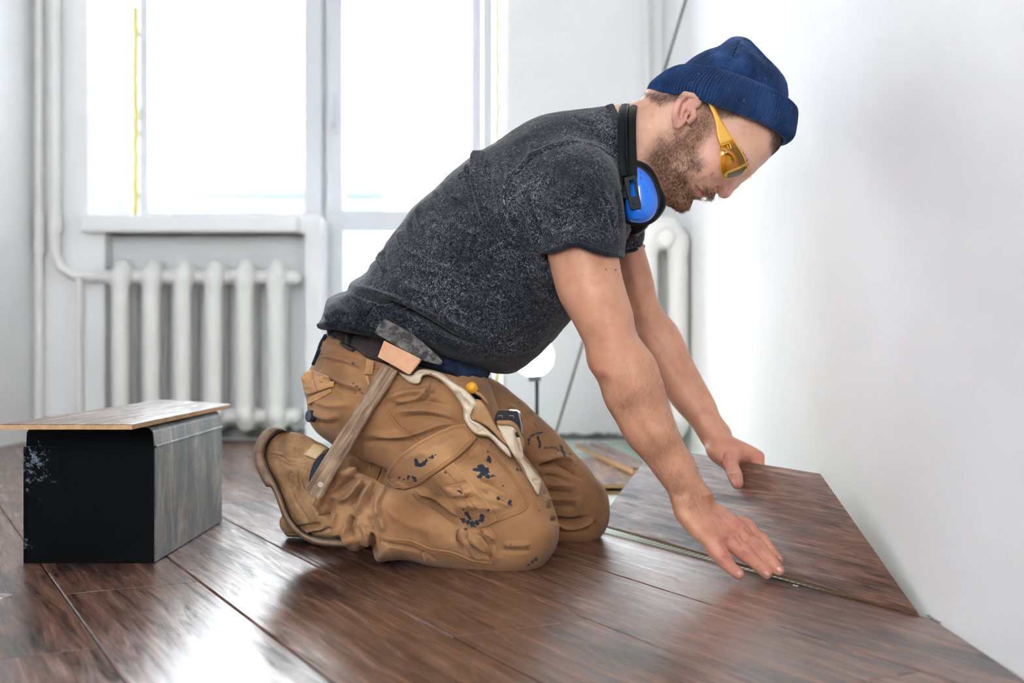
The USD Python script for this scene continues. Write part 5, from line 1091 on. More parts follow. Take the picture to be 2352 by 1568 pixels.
cm = tube(np.array([at(a, b, y) for (a, b), y in zip(col, cY)]), 1, 10, flat=(.0075, .0022), up=(1, 0, .2)); obj('collar', cm, M['shirt'], ts, smooth=True, prim={'fibre_mix': np.full(len(cm.vertices), .5)})
# dark undershirt tail above the belt
und = surf(U([(Infl([(880, 790), (980, 800), (1060, 815), (1125, 850), (1116, 872), (1098, 892), (1075, 900), (1040, 888), (980, 868), (900, 840)], .03, [(900, 820, .15), (1000, 840, .15), (1090, 870, .12)], 1.955), .01)]), .003)
ru = Relief(und); ru.fold([(1070, 850), (1090, 870), (1088, 890)], -.004, 6); ru.fold([(1010, 840), (1050, 860), (1065, 890)], .004, 7); ru.noise(.002, 30, 3)
M['navy'] = mottled('navy_undershirt', s2l(14, 30, 52), s2l(30, 50, 78), 60, 0.9, 0.3, 300)
obj('undershirt', ru.done(), M['navy'], man, smooth=True, label='dark navy undershirt tail')

# ------------------------------------------------------------------ trousers
M['duck'] = mat('tan_duck_canvas', {
    'c': ('attribute', {'attribute': 'tint'}), 't': ('texture_coordinate', {}), 'n': ('noise_texture', {'scale': 22, 'detail': 4, 'roughness': 0.65}), 'r': ('rgb_ramp', {'ramp': [(0.3, (.80, .78, .76)), (0.5, (1, 1, 1)), (0.75, (1.14, 1.14, 1.14))]}),
    'x': ('mix', {'mix_type': 'multiply', 'fac': 1.0}), 'w': ('noise_texture', {'scale': 900, 'detail': 1}), 'n3': ('noise_texture', {'scale': 170, 'detail': 3}), 'am': ('math', {'math_type': 'multiply_add', 'value2': 0.6}),
    'b': ('bump', {'strength': 0.35, 'distance': 0.0009}), 'p': ('principled_bsdf', {'roughness': 0.88, 'specular_ior_level': 0.2, 'sheen_weight': 0.12})},
    [('t.object', 'n.vector'), ('t.object', 'w.vector'), ('t.object', 'n3.vector'), ('n.fac', 'r.fac'), ('c.color', 'x.color1'), ('r.color', 'x.color2'), ('x.color', 'p.base_color'), ('w.fac', 'am.value1'), ('n3.fac', 'am.value3'), ('am.value', 'b.height'), ('b.normal', 'p.normal')])
trs = surf(trousers_f, .0020, project=0, rounds=7)
rl = Relief(trs)
F = rl.fold
for l, a, w in (   # hip and seat
    ([(150, 430), (300, 470), (480, 520), (620, 520)], .004, 10), ([(130, 540), (330, 640), (460, 680), (540, 680)], .007, 11), ([(250, 620), (380, 700), (480, 720)], -.005, 9), ([(100, 760), (250, 820), (420, 800)], .004, 12), ([(90, 850), (230, 900), (340, 900)], .005, 11), ([(110, 930), (220, 960), (330, 960)], -.004, 9), ([(250, 480), (360, 500), (500, 560)], -.003, 8),
    ([(640, 800), (760, 740), (940, 720), (1080, 760)], .007, 12), ([(680, 880), (860, 800), (1060, 800), (1180, 820)], -.006, 10), ([(700, 860), (900, 850), (1100, 880), (1250, 930)], .006, 13), ([(760, 920), (960, 900), (1240, 960)], -.004, 10), ([(500, 1030), (700, 1040), (880, 1030), (1080, 960), (1250, 930)], .008, 11), ([(480, 1090), (680, 1100), (880, 1080)], -.005, 12), ([(620, 620), (760, 600), (900, 640)], .004, 12)):
    F(z2(l), a * 1.45, w / 3.267 * 1.9, .3)
F(z2([(700, 770), (860, 790), (980, 690), (1000, 610)]), .005, 5, .2); F(z2([(730, 830), (880, 820), (1000, 740), (1030, 640)]), -.006, 5, .2)
for l, a, w in (   # behind the knee: gathered cloth
    ([(740, 370), (880, 420), (1000, 480), (1080, 560)], -.016, 16), ([(600, 540), (700, 470), (820, 430)], .010, 15), ([(610, 600), (720, 540), (830, 440)], -.010, 12), ([(640, 660), (740, 620), (850, 470)], .010, 14), ([(760, 720), (800, 620), (880, 500)], -.011, 13), ([(800, 760), (850, 620), (920, 500)], .010, 14), ([(880, 720), (900, 620), (960, 510)], -.010, 12), ([(960, 780), (950, 650), (1010, 530)], .008, 15), ([(500, 700), (560, 640), (600, 570)], .007, 14), ([(560, 780), (620, 720), (620, 620)], -.010, 12),
    ([(540, 740), (600, 800), (660, 830)], -.007, 8), ([(660, 700), (640, 800), (720, 900)], .008, 14), ([(780, 740), (760, 850), (770, 930)], -.012, 13), ([(720, 800), (730, 900), (760, 980)], .006, 12), ([(830, 800), (870, 900), (850, 980)], .006, 15), ([(900, 860), (920, 960), (930, 1060)], -.008, 9), ([(880, 740), (940, 860), (960, 950)], -.005, 11), ([(930, 700), (980, 800), (990, 880)], .005, 14),
    ([(1190, 580), (1340, 660), (1480, 760), (1560, 830)], -.012, 11), ([(1150, 560), (1330, 600), (1500, 700), (1580, 800)], .007, 14), ([(1240, 540), (1400, 620), (1500, 640)], -.005, 10), ([(1550, 830), (1530, 900), (1560, 1000), (1600, 1050)], -.010, 9), ([(1600, 860), (1610, 950), (1690, 1030), (1760, 1060)], -.008, 7), ([(1640, 880), (1700, 960), (1770, 1040)], .006, 8), ([(1590, 900), (1620, 1000), (1700, 1070)], .006, 8), ([(1660, 860), (1730, 920), (1780, 980)], -.006, 6), ([(1690, 850), (1760, 890), (1800, 930)], .004, 8),
    ([(1830, 950), (1960, 960), (2060, 940)], .004, 10), ([(1820, 1000), (1950, 1010), (2050, 1000)], -.003, 8), ([(950, 930), (1100, 970), (1250, 1010), (1400, 1090)], -.004, 8), ([(1240, 990), (1290, 1050), (1310, 1100)], .004, 7), ([(1000, 620), (1080, 760), (1250, 840), (1450, 900)], .003, 26), ([(1640, 560), (1760, 620), (1900, 660)], -.003, 10), ([(1560, 640), (1680, 700), (1850, 700)], .003, 10), ([(1400, 540), (1560, 600), (1620, 590)], .003, 8)):
    F(z3(l), a * 1.6, w / 3.0947 * 1.5, .28)
for l, a, w in (   # far leg
    ([(80, 470), (130, 500), (180, 580)], -.006, 9), ([(230, 960), (330, 930), (430, 960), (520, 1040)], -.012, 11), ([(210, 930), (340, 890), (470, 930)], .008, 13), ([(250, 1010), (350, 1020), (450, 1060)], -.007, 10), ([(260, 1060), (350, 1060), (480, 1080)], .005, 10), ([(250, 1110), (360, 1110), (480, 1120)], -.008, 10), ([(250, 1160), (380, 1150), (500, 1160)], .005, 10), ([(270, 1200), (380, 1200), (480, 1200)], -.006, 9), ([(300, 1265), (420, 1290), (560, 1260)], -.013, 10), ([(330, 1300), (450, 1320), (600, 1260)], .008, 11), ([(340, 1360), (450, 1345), (560, 1330)], -.004, 9), ([(60, 560), (110, 640), (130, 720)], .005, 10)):
    F(z7(l), a * 1.4, w / 2.7036 * 1.4, .28)
def seam(l, w=2.2, a=.0016, gap=7, tint_=True):
    l = dense(l, 40) if len(l) > 2 else np.asarray(l, float); n_ = np.gradient(l, axis=0); n_ = np.stack([-n_[:, 1], n_[:, 0]], 1); n_ /= np.linalg.norm(n_, axis=1, keepdims=True) + 1e-9
    F(l, a, w, .03, curve=False); F(l + n_ * gap * .5, -a * .35, w * .7, .03, curve=False); F(l + n_ * gap, a * .55, w, .03, curve=False); F(l - n_ * w * 1.3, -a * .8, 1.4, .03, curve=False)
    stitches.append(l + n_ * 2.0); stitches.append(l + n_ * gap)
stitches = []
seam(z2([(150, 430), (290, 435), (430, 465), (560, 505), (700, 540)]), gap=9); seam(z3([(935, 890), (1060, 925), (1200, 940), (1300, 985), (1480, 1020), (1600, 1070), (1770, 1095)]), gap=6)
seam(z3([(1040, 0), (1080, 70), (1140, 130), (1210, 160)]), gap=8); seam(z3([(1190, 155), (1230, 200), (1250, 215)]), gap=7); seam(z3([(1730, 840), (1790, 910), (1795, 960), (1780, 1040), (1780, 1100)]), gap=10); seam(z3([(780, 820), (850, 815), (920, 830)]), gap=6)
seam(z7([(20, 590), (80, 600), (140, 630), (200, 600)]), gap=7); seam(z5([(895, 900), (850, 1030), (820, 1140), (880, 1210)]), gap=6); seam(z2([(225, 290), (160, 430), (105, 540)]), gap=5)
rl.noise(.0022, 20, 31, octaves=3)
trs2 = rl.done(); tq = proj(trs2.vertices); tface = rl.face
tcol = np.tile(s2l(156, 114, 78), (len(tq), 1))
def tpaint(w, col, k=1.0):
    global tcol
    w = np.clip(w * k, 0, 1)[:, None]; tcol = tcol * (1 - w) + np.array(s2l(*col)) * w
tn = meshkit.fbm(trs2.vertices * 13, 3, 9); tpaint(np.clip((tn - .52) * 5, 0, 1), (178, 136, 97), .6); tpaint(np.clip((.46 - tn) * 6, 0, 1), (122, 85, 55), .55)
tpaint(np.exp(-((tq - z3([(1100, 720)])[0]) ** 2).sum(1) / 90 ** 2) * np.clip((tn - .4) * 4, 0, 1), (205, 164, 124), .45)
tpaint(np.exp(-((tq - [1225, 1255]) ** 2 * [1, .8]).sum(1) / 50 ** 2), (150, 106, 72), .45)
for l in stitches: tpaint(np.exp(-(dist_line(tq, l)[0] / 1.5) ** 2) * rl.face, (140, 88, 48), .6)
def blots(pts, q, scale=1.0, seed=0, thr=.0):
    out = np.zeros(len(q)); n_ = meshkit.fbm(np.c_[q / 5.0, np.zeros(len(q)) + seed], 3, seed) - .5
    for (u, v, r) in pts: out = np.maximum(out, np.clip((r * (1 + 1.1 * n_) - np.hypot(q[:, 0] - u, q[:, 1] - v)) / 1.0 + .5, 0, 1))
    return out
def smear(l, r, n=30, seed=1):
    g = np.random.default_rng(seed); p = dense(l, n) if len(l) > 2 else np.linspace(l[0], l[1], n)
    return [(a + g.normal(0, .6), b + g.normal(0, .6), r * g.uniform(.35, 1.1)) for a, b in p]
BL_far = smear([(1214, 1022), (1216, 1007), (1227, 997), (1246, 993)], 2.4, 34, 1) + smear([(1236, 1004), (1239, 1014), (1240, 1028)], 3.4, 16, 2) + smear([(1250, 1030), (1268, 1027), (1284, 1034)], 1.8, 30, 3) + smear([(1288, 1024), (1292, 1036), (1298, 1046)], 3.0, 24, 4) + smear([(1225, 968), (1236, 984)], 1.2, 14, 5) + [(1322, 1069, 2), (1276, 1042, 2), (1310, 1042, 2.5)]
BL_leg = [(1223, 1290, 4.5), (1231, 1285, 4), (1214, 1297, 2.5), (1238, 1172, 2), (1271, 1260, 1.8), (1172, 1252, 1.6), (819, 887, 3), (812, 880, 2), (826, 894, 3), (832, 902, 2), (816, 903, 2), (810, 835, 3), (1070, 1215, 3), (876, 1094, 3), (1188, 1078, 3), (1196, 1080, 2), (1155, 1116, 2)]
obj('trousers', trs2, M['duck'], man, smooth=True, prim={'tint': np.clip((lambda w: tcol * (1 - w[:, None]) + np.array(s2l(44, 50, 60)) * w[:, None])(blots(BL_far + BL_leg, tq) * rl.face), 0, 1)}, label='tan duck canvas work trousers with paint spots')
tro = stage.GetPrimAtPath(str(man.GetPath()) + '/trousers')
tdep = depth_of(trs2)
M['stitch'] = plain('brown_thread', s2l(150, 96, 52), 0.8)
def cloth_patch(name, o, t=.003, lift=.0005, base=(160, 118, 82), edge=4.0, curve=False, step=1.5, parent=None, blot=(), folds=(), lines=(), depth=None, label=None, smooth=True, wrinkle=.0010, thick=.004):
    m = patch(o, depth or tdep, t, lift, step, edge, curve, thick=thick); r = Relief(m)
    for l, a, w in folds: r.fold(l, a, w, .25)
    for l in lines: r.fold(l, -.0010, 1.6, .02); 
    if wrinkle: r.noise(wrinkle, 40, 7, octaves=2, mask=r.face)
    m2 = r.done(); q = proj(m2.vertices); c = np.tile(s2l(*base), (len(q), 1)); n_ = meshkit.fbm(m2.vertices * 14, 3, 9)
    for k, cc in ((np.clip((n_ - .52) * 5, 0, 1) * .6, (202, 156, 110)), (np.clip((.46 - n_) * 6, 0, 1) * .5, (156, 110, 68))): c = c * (1 - k[:, None]) + np.array(s2l(*cc)) * k[:, None]
    e = np.exp(-(shapely.distance(Polygon(o if not curve else closed_curve(o)).exterior, shapely.points(q)) / 2.2) ** 2) * .45; c = c * (1 - e[:, None]) + np.array(s2l(214, 170, 124)) * e[:, None]
    for l in lines: k = np.exp(-(dist_line(q, l)[0] / 1.3) ** 2) * .7; c = c * (1 - k[:, None]) + np.array(s2l(140, 88, 48)) * k[:, None]
    if len(blot): w = blots(blot, q, seed=3); c = c * (1 - w[:, None]) + np.array(s2l(44, 53, 66)) * w[:, None]
    return obj(name, m2, M['duck'], parent or tro, smooth=30 if smooth else False, prim=None, label=label) if False else obj(name, m2, M['duck'], parent or tro, smooth=True, prim={'tint': np.clip(c, 0, 1)}, label=label)
zpb = lambda l: [(*zp([(u, v)])[0], r / 3.92) for u, v, r in l]
pocket_o = zp([(600, 600), (790, 470), (880, 400), (1005, 255), (1090, 300), (1180, 400), (1290, 520), (1400, 680), (1470, 800), (1485, 845), (1460, 895), (1400, 935), (1290, 975), (1190, 1015), (1090, 1060), (1000, 1080), (920, 1070), (870, 1020), (850, 990), (780, 900), (690, 770)])
pocket_in = np.array(Polygon(pocket_o).buffer(-9).exterior.coords)[::1]; pocket_in2 = np.array(Polygon(pocket_o).buffer(-4).exterior.coords)
cloth_patch('cargo_pocket', pocket_o, .0035, .0005, folds=[(zp(l), a, w) for l, a, w in (([(1000, 640), (1150, 700), (1290, 800)], -.004, 6), ([(960, 560), (1120, 620), (1200, 640)], .004, 7), ([(1100, 780), (1220, 830), (1330, 880)], .004, 7), ([(1060, 720), (1200, 780), (1300, 860)], -.003, 5), ([(850, 440), (960, 420), (1080, 380)], .003, 6), ([(640, 640), (740, 720), (830, 780)], -.003, 6))],
    lines=[pocket_in, pocket_in2], blot=zpb([(1040, 530, 34), (1070, 560, 40), (1000, 545, 20), (1100, 600, 24), (975, 540, 12), (1030, 600, 26), (1140, 600, 14), (1110, 450, 24), (1105, 425, 10), (1100, 380, 10), (1120, 470, 16), (1195, 803, 15), (1300, 830, 15), (1290, 845, 14), (1310, 860, 9), (1235, 685, 8), (1165, 600, 7), (1105, 905, 10), (910, 940, 20), (930, 960, 14), (880, 1000, 20), (920, 1015, 24), (960, 1035, 28), (1000, 1020, 24), (1040, 1000, 22), (1050, 965, 22), (860, 985, 12), (990, 1050, 14), (1090, 985, 12), (1080, 1040, 8)]), label='cargo pocket spotted with dark paint')
strap_o = zp([(592, 605), (790, 470), (850, 540), (930, 630), (1010, 730), (1090, 830), (1160, 940), (1190, 1000), (1090, 1058), (1000, 1060), (905, 965), (850, 915), (760, 800), (670, 690)])
cloth_patch('pocket_pleat', strap_o, .0022, .0042, base=(160, 117, 80), folds=[(zp([(740, 760), (850, 760), (980, 720)]), .004, 6), (zp([(700, 700), (820, 690), (930, 640)]), -.003, 6), (zp([(800, 860), (930, 870), (1080, 830)]), .003, 6), (zp([(770, 810), (890, 820), (1020, 780)]), -.003, 5), (zp([(880, 930), (1000, 930), (1110, 890)]), -.0025, 5)], lines=[zp([(700, 530), (830, 680), (960, 850), (1050, 960)])], blot=zpb([(845, 738, 12), (860, 750, 9), (830, 735, 8), (718, 567, 9), (920, 878, 9), (880, 900, 8), (910, 940, 20), (930, 962, 16), (900, 930, 10), (935, 990, 16), (960, 1035, 28), (1000, 1020, 24), (1040, 1000, 22), (1050, 965, 24), (900, 1000, 18), (1105, 907, 12)]))
flap_o = zp([(180, 590), (205, 535), (300, 420), (460, 300), (640, 205), (780, 150), (900, 130), (960, 200), (1008, 255), (950, 320), (860, 410), (780, 470), (650, 560), (540, 640), (440, 695), (345, 718), (255, 705), (205, 650)])
flap_in = np.array(Polygon(flap_o).buffer(-8).exterior.coords); flap_in2 = np.array(Polygon(flap_o).buffer(-3.5).exterior.coords)
cloth_patch('pocket_flap', flap_o, .0048, .0062, base=(170, 128, 91), lines=[flap_in, flap_in2], folds=[(zp([(330, 480), (500, 400), (600, 430)]), .002, 8), (zp([(560, 330), (700, 300), (800, 220)]), -.002, 7), (zp([(700, 420), (800, 330), (900, 290)]), .002, 7)],
    blot=zpb([(455, 470, 17), (462, 490, 20), (490, 498, 20), (520, 485, 22), (545, 460, 15), (575, 435, 9), (600, 428, 16), (628, 408, 9), (450, 455, 12), (300, 613, 11), (345, 630, 9), (385, 605, 14), (440, 622, 18), (445, 640, 14), (425, 610, 12), (380, 625, 9)]), label='pocket flap with smeared dark blue paint', wrinkle=.0016)
# hip pocket flap, belt loops, waistband strip, button
hip_o = z2([(38, 610), (60, 575), (115, 548), (180, 575), (240, 600), (262, 640), (290, 640), (285, 680), (240, 690), (160, 715), (85, 745), (55, 700)])
cloth_patch('hip_pocket_flap', hip_o, .005, .0035, base=(196, 148, 100), lines=[z2([(118, 552), (130, 620), (150, 690), (165, 712)])], folds=[(z2([(190, 600), (200, 650)]), .004, 5), (z2([(80, 620), (90, 700)]), .003, 5)], wrinkle=.002)
cloth_patch('hip_pocket_welt', z2([(84, 770), (150, 735), (262, 690), (268, 720), (170, 775), (88, 815)]), .002, .0008, base=(184, 136, 88))
for o in (z2([(530, 470), (590, 490), (575, 590), (512, 585)]), z2([(515, 590), (545, 598), (560, 660), (540, 680)])): cloth_patch('belt_loop', o, .0025, .003, base=(198, 152, 104))
bt = at(*z2([(108, 900)])[0], float(tdep(z2([(112, 900)]))[0])); bn_ = np.array([-.75, -.6, .1]); bn_ /= np.linalg.norm(bn_); M['button'] = plain('dark_blue_button', s2l(38, 48, 66), 0.35)
obj('button', tube([bt - bn_ * .006, bt + bn_ * .0035, bt + bn_ * .0045], [.0095, .0095, .0085], 20), M['button'], tro, smooth=40, label='dark round metal button')
# piping line of dark braid down the back seam
roll('back_seam_braid', z2([(222, 292), (190, 350), (160, 430), (128, 510)]), .0028, tdep, M['navy'], tro, .0005)
# belt of woven webbing with a plastic buckle
M['webbing'] = mat('brown_black_webbing', {'t': ('texture_coordinate', {}), 'm': ('mapping', {'rotation': (0, .42, 0)}), 'w': ('wave_texture', {'wave_type': 'bands', 'bands_direction': 'z', 'scale': 110, 'distortion': .2}), 'w2': ('wave_texture', {'wave_type': 'bands', 'bands_direction': 'x', 'scale': 150}), 'a': ('math', {'math_type': 'multiply'}),
    'r': ('rgb_ramp', {'ramp': [(0.05, s2l(26, 22, 26)), (0.6, s2l(92, 76, 76))]}), 'b': ('bump', {'strength': .6, 'distance': .0008}), 'p': ('principled_bsdf', {'roughness': .85})},
    [('t.object', 'm.vector'), ('m.vector', 'w.vector'), ('m.vector', 'w2.vector'), ('w.fac', 'a.value1'), ('w2.fac', 'a.value2'), ('a.value', 'r.fac'), ('r.color', 'p.base_color'), ('a.value', 'b.height'), ('b.normal', 'p.normal')])
belt_o = zb([(500, 640), (560, 620), (700, 660), (860, 700), (1060, 750), (1240, 790), (1400, 840), (1400, 1160), (1310, 1130), (1180, 1090), (1040, 1040), (900, 930), (760, 840), (640, 780), (540, 740)])
bl_ = obj('belt', patch(belt_o, tdep, .004, .0045, 3, 5, thick=.006), M['webbing'], man, smooth=30, label='woven dark brown webbing belt')
for o in (zb([(745, 700), (800, 690), (860, 715), (800, 880), (740, 850)]), zb([(655, 815), (700, 815), (860, 900), (880, 940), (840, 952), (770, 930), (690, 880), (650, 840)]), zb([(455, 640), (500, 615), (540, 640), (500, 690), (560, 720), (600, 760), (550, 765), (480, 720)])):
    obj('buckle', patch(o, tdep, .004, .009, 2.5, 4, thick=.008), M['black_plastic'], bl_, smooth=30)
# ------------------------------------------------------------------ boots
M['nubuck'] = mat('tan_nubuck', {'t': ('texture_coordinate', {}), 'n': ('noise_texture', {'scale': 24, 'detail': 5, 'roughness': .65}), 'r': ('rgb_ramp', {'ramp': [(.28, s2l(116, 86, 60)), (.5, s2l(158, 122, 88)), (.74, s2l(200, 166, 128))]}), 'n2': ('noise_texture', {'scale': 300, 'detail': 3}), 'b': ('bump', {'strength': .35, 'distance': .0008}), 'p': ('principled_bsdf', {'roughness': .78, 'specular_ior_level': .25})},
    [('t.object', 'n.vector'), ('t.object', 'n2.vector'), ('n.fac', 'r.fac'), ('r.color', 'p.base_color'), ('n2.fac', 'b.height'), ('b.normal', 'p.normal')])
M['sole'] = mottled('brown_rubber_sole', s2l(92, 74, 60), s2l(150, 126, 104), 26, .75, .4, 120)
M['welt'] = plain('dark_welt', s2l(46, 44, 42), .7)
M['gore'] = plain('navy_elastic', s2l(22, 34, 52), .7)
upper_o = z5([(470, 152), (400, 132), (330, 140), (260, 190), (205, 270), (182, 360), (180, 460), (215, 570), (260, 660), (320, 770), (380, 910), (430, 1050), (480, 1170), (555, 1270), (650, 1340), (760, 1385), (900, 1410), (1080, 1410), (1300, 1400), (1340, 1300), (1250, 1150), (1150, 1000), (1080, 800), (1050, 600), (1000, 470), (940, 350), (800, 270), (640, 188)])
def boot(dx, dy, Y0_, label, mesh_h=.0022):
    xf = lambda pts: np.asarray(pts) + [dx, dy]
    up = surf(U([(Infl(xf(upper_o), [(630, 1020, .05), (700, 1180, .05)], [(620, 1010, .040), (700, 1100, .046), (740, 1220, .048)], Y0_, power=2.3), .01)]), mesh_h, project=0, rounds=6)
    r = Relief(up); sd = 1.4
    for l, a, w in (([(205, 460), (300, 440), (400, 470), (500, 530), (600, 515), (745, 510)], .0016, 3), ([(210, 430), (300, 410), (410, 440), (500, 500), (600, 490), (750, 485)], .0016, 3), ([(205, 445), (300, 425), (405, 455), (500, 515), (600, 502), (748, 498)], -.0014, 2.2), ([(490, 530), (495, 700), (520, 900), (600, 1040), (720, 1230)], -.0035, 2.6), ([(470, 540), (475, 700), (495, 850)], .0012, 2.6),
                    ([(570, 560), (560, 700), (600, 840)], .0022, 4), ([(620, 560), (600, 680), (640, 820)], -.0022, 3.5), ([(670, 600), (650, 720), (680, 830)], .002, 4), ([(540, 1280), (700, 1260), (860, 1230)], -.004, 5), ([(600, 1320), (760, 1290), (920, 1260)], .003, 6), ([(700, 1340), (850, 1310), (1000, 1290)], -.003, 5), ([(520, 330), (570, 400), (560, 470)], .0022, 5), ([(600, 340), (640, 420), (620, 480)], -.002, 5)): r.fold(xf(z5(l)), a * 1.7, w * .8, .2)
    r.noise(.0012, 50, 5); b_ = obj('boot', r.done(), M['nubuck'], man, smooth=True, label=label); bd = depth_of(r.done())
    sole_out = [(65, 430), (72, 350), (100, 262), (160, 165), (250, 100), (330, 92), (400, 112), (470, 152)]
    sole_o = z5([(470, 156), (400, 118), (330, 94), (250, 100), (160, 162), (100, 262), (68, 350), (62, 430), (75, 520), (110, 620), (160, 720), (208, 796), (262, 800), (300, 872), (350, 1010), (402, 1150), (460, 1232), (540, 1322), (650, 1412), (760, 1466), (860, 1490), (1000, 1502), (1150, 1502), (1300, 1490), (1300, 1400), (1080, 1398), (900, 1398), (760, 1372), (650, 1330), (560, 1260), (490, 1160), (440, 1040), (390, 900), (330, 760), (270, 650), (230, 570), (195, 470), (188, 400), (204, 320), (240, 258), (300, 198), (380, 156)])
    so = surf(U([(Infl(xf(sole_o), .010, .047, Y0_, smooth=False, blur=1.5, power=4, step=1.5), .004)]), .0018, project=0, rounds=5)
    rs = Relief(so); rs.noise(.0006, 60, 2); obj('sole', rs.done(), M['sole'], b_, smooth=True)
    wl = xf(z5([(480, 160), (380, 162), (300, 205), (245, 262), (210, 325), (195, 400), (200, 470), (236, 570), (276, 650), (336, 760), (396, 900), (446, 1040), (496, 1160), (566, 1255), (655, 1325), (765, 1367), (900, 1392), (1080, 1392)]))
    roll('welt', wl, .0020, bd, M['welt'], b_, .0008)
    return b_, bd, xf
b1, bd1, _ = boot(0, 0, 1.872, 'near tan nubuck work boot with worn brown sole')
obj('elastic_gore', patch(z5([(940, 350), (900, 400), (820, 440), (760, 520), (725, 620), (705, 740), (760, 740), (860, 600), (960, 420)]), bd1, .003, .001, 3, 4, thick=.004), M['gore'], b1, smooth=True, label='dark blue elastic side panel')
obj('pull_tab', patch(z5([(642, 430), (760, 296), (820, 310), (930, 352), (870, 400), (790, 485)]), bd1, .004, .003, 3, 4, thick=.006), plain('pale_leather_tab', s2l(204, 176, 136), .7), b1, smooth=True, label='pale leather pull tab')
# the far boot shows only a piece of its toe and sole under the near one
b2 = obj('boot', surf(U([(Infl([(642, 1205), (646, 1186), (662, 1172), (720, 1150), (800, 1140), (900, 1150), (950, 1190), (930, 1226), (800, 1228), (660, 1226)], .03, .045, 2.10), .01)]), .003, project=0, rounds=4), M['nubuck'], man, smooth=True, label='far tan work boot, mostly hidden behind the near one')
obj('sole', surf(U([(Infl([(650, 1222), (700, 1220), (930, 1220), (940, 1233), (800, 1236), (660, 1233)], .005, .046, 2.10, smooth=False), .004)]), .003, project=0, rounds=3), M['sole'], b2, smooth=True)

# ------------------------------------------------------------------ hammer
HYm = float(tdep(z2([(420, 900)]))[0]) - .024
M['hsteel'] = mottled('pitted_dark_steel', s2l(40, 38, 40), s2l(120, 114, 110), 95, .5, .8, 260, metallic=.35, detail=6, lo=.42, hi=.72, dist=.0015)
M['hwood'] = mat('grey_weathered_ash', {'t': ('texture_coordinate', {}), 'm': ('mapping', {'mapping_type': 'texture', 'rotation': (0, .563, 0), 'scale': (.0030, .0030, .06)}), 'n': ('noise_texture', {'scale': 1.0, 'detail': 4, 'roughness': .65, 'distortion': .5}), 'n2': ('noise_texture', {'scale': 34, 'detail': 4}),
    'r': ('rgb_ramp', {'ramp': [(.3, s2l(104, 82, 66)), (.5, s2l(150, 124, 102)), (.7, s2l(188, 164, 138))]}), 'r2': ('rgb_ramp', {'ramp': [(.35, (.66, .64, .64)), (.6, (1.05, 1.05, 1.05))]}), 'x': ('mix', {'mix_type': 'multiply', 'fac': .9}), 'b': ('bump', {'strength': .5, 'distance': .0008}), 'p': ('principled_bsdf', {'roughness': .75, 'specular_ior_level': .25})},
    [('t.object', 'm.vector'), ('m.vector', 'n.vector'), ('t.object', 'n2.vector'), ('n.fac', 'r.fac'), ('n2.fac', 'r2.fac'), ('r.color', 'x.color1'), ('r2.color', 'x.color2'), ('x.color', 'p.base_color'), ('n.fac', 'b.height'), ('b.normal', 'p.normal')])
M['hleather'] = mottled('tan_leather', s2l(204, 150, 116), s2l(222, 172, 136), 18, .62, .2, 200)
def slab(o, y0, y1, bev=.0015, curve=False):
    """a solid whose outline is seen from the front, between the distances y0 and y1, edges rounded"""
    q = closed_curve(o, 80) if curve else np.asarray(o, float); Yc = (y0 + y1) / 2; P_ = Polygon([((u - UX) * Yc / FPX, CAM_H - (v - UY) * Yc / FPX) for u, v in q]).buffer(0)
    f_ = []
    for d, b in ((0, -bev), (bev * .3, -bev * .3), (bev, 0)): f_.append((y0 + d, P_.buffer(b))); 
    mid = prism(P_, y1 - y0 - 2 * bev, 'y').apply_translation([0, y0 + bev, 0])
    capf = prism(P_.buffer(-bev * .35), y1 - y0 - .6 * bev, 'y').apply_translation([0, y0 + .3 * bev, 0]); cap2 = prism(P_.buffer(-bev), y1 - y0, 'y').apply_translation([0, y0, 0])
    m = mf(mid) + mf(capf) + mf(cap2); return m
hm = thing('hammer', 'wooden-handled cross-peen hammer hanging from the man belt', 'hammer')
head_o = z2([(668, 168), (720, 195), (800, 238), (870, 280), (930, 325), (980, 368), (1060, 440), (1098, 482), (1100, 500), (1085, 514), (1050, 508), (980, 490), (920, 466), (870, 440), (780, 385), (690, 330), (604, 284), (594, 268), (625, 215)])
obj('head', slab(head_o, HYm - .013, HYm + .013, .0028), M['hsteel'], hm, smooth=35, label='dark pitted steel head')
coll_o = z2([(668, 334), (760, 380), (860, 428), (940, 470), (935, 490), (862, 584), (845, 582), (740, 520), (620, 455)])
obj('holder', slab(coll_o, HYm - .017, HYm + .017, .002), M['hleather'], hm, smooth=35, label='tan leather holder under the head')
hand_o = z2([(655, 500), (766, 562), (700, 680), (560, 890), (420, 1130), (300, 1330), (210, 1492), (181, 1527), (66, 1455), (76, 1438), (200, 1230), (340, 1010), (480, 790), (590, 610)])
obj('handle', slab(hand_o, HYm - .010, HYm + .010, .004), M['hwood'], hm, smooth=35, label='weathered grey wooden handle')
gv = [slab(z2([(95, 1445), (180, 1300), (190, 1305), (105, 1452)]) + [i * 4.5, i * 2.4], HYm - .0106, HYm - .006, .0006) for i in range(3)]
hl = z2([(184, 1412)])[0]; hp_ = at(*hl, HYm - .0100); obj('rivet', tube([hp_ + [0, .002, 0], hp_ + [0, -.0006, 0]], .0042, 16), plain('pale_plug', s2l(190, 176, 160), .6), hm, smooth=40)

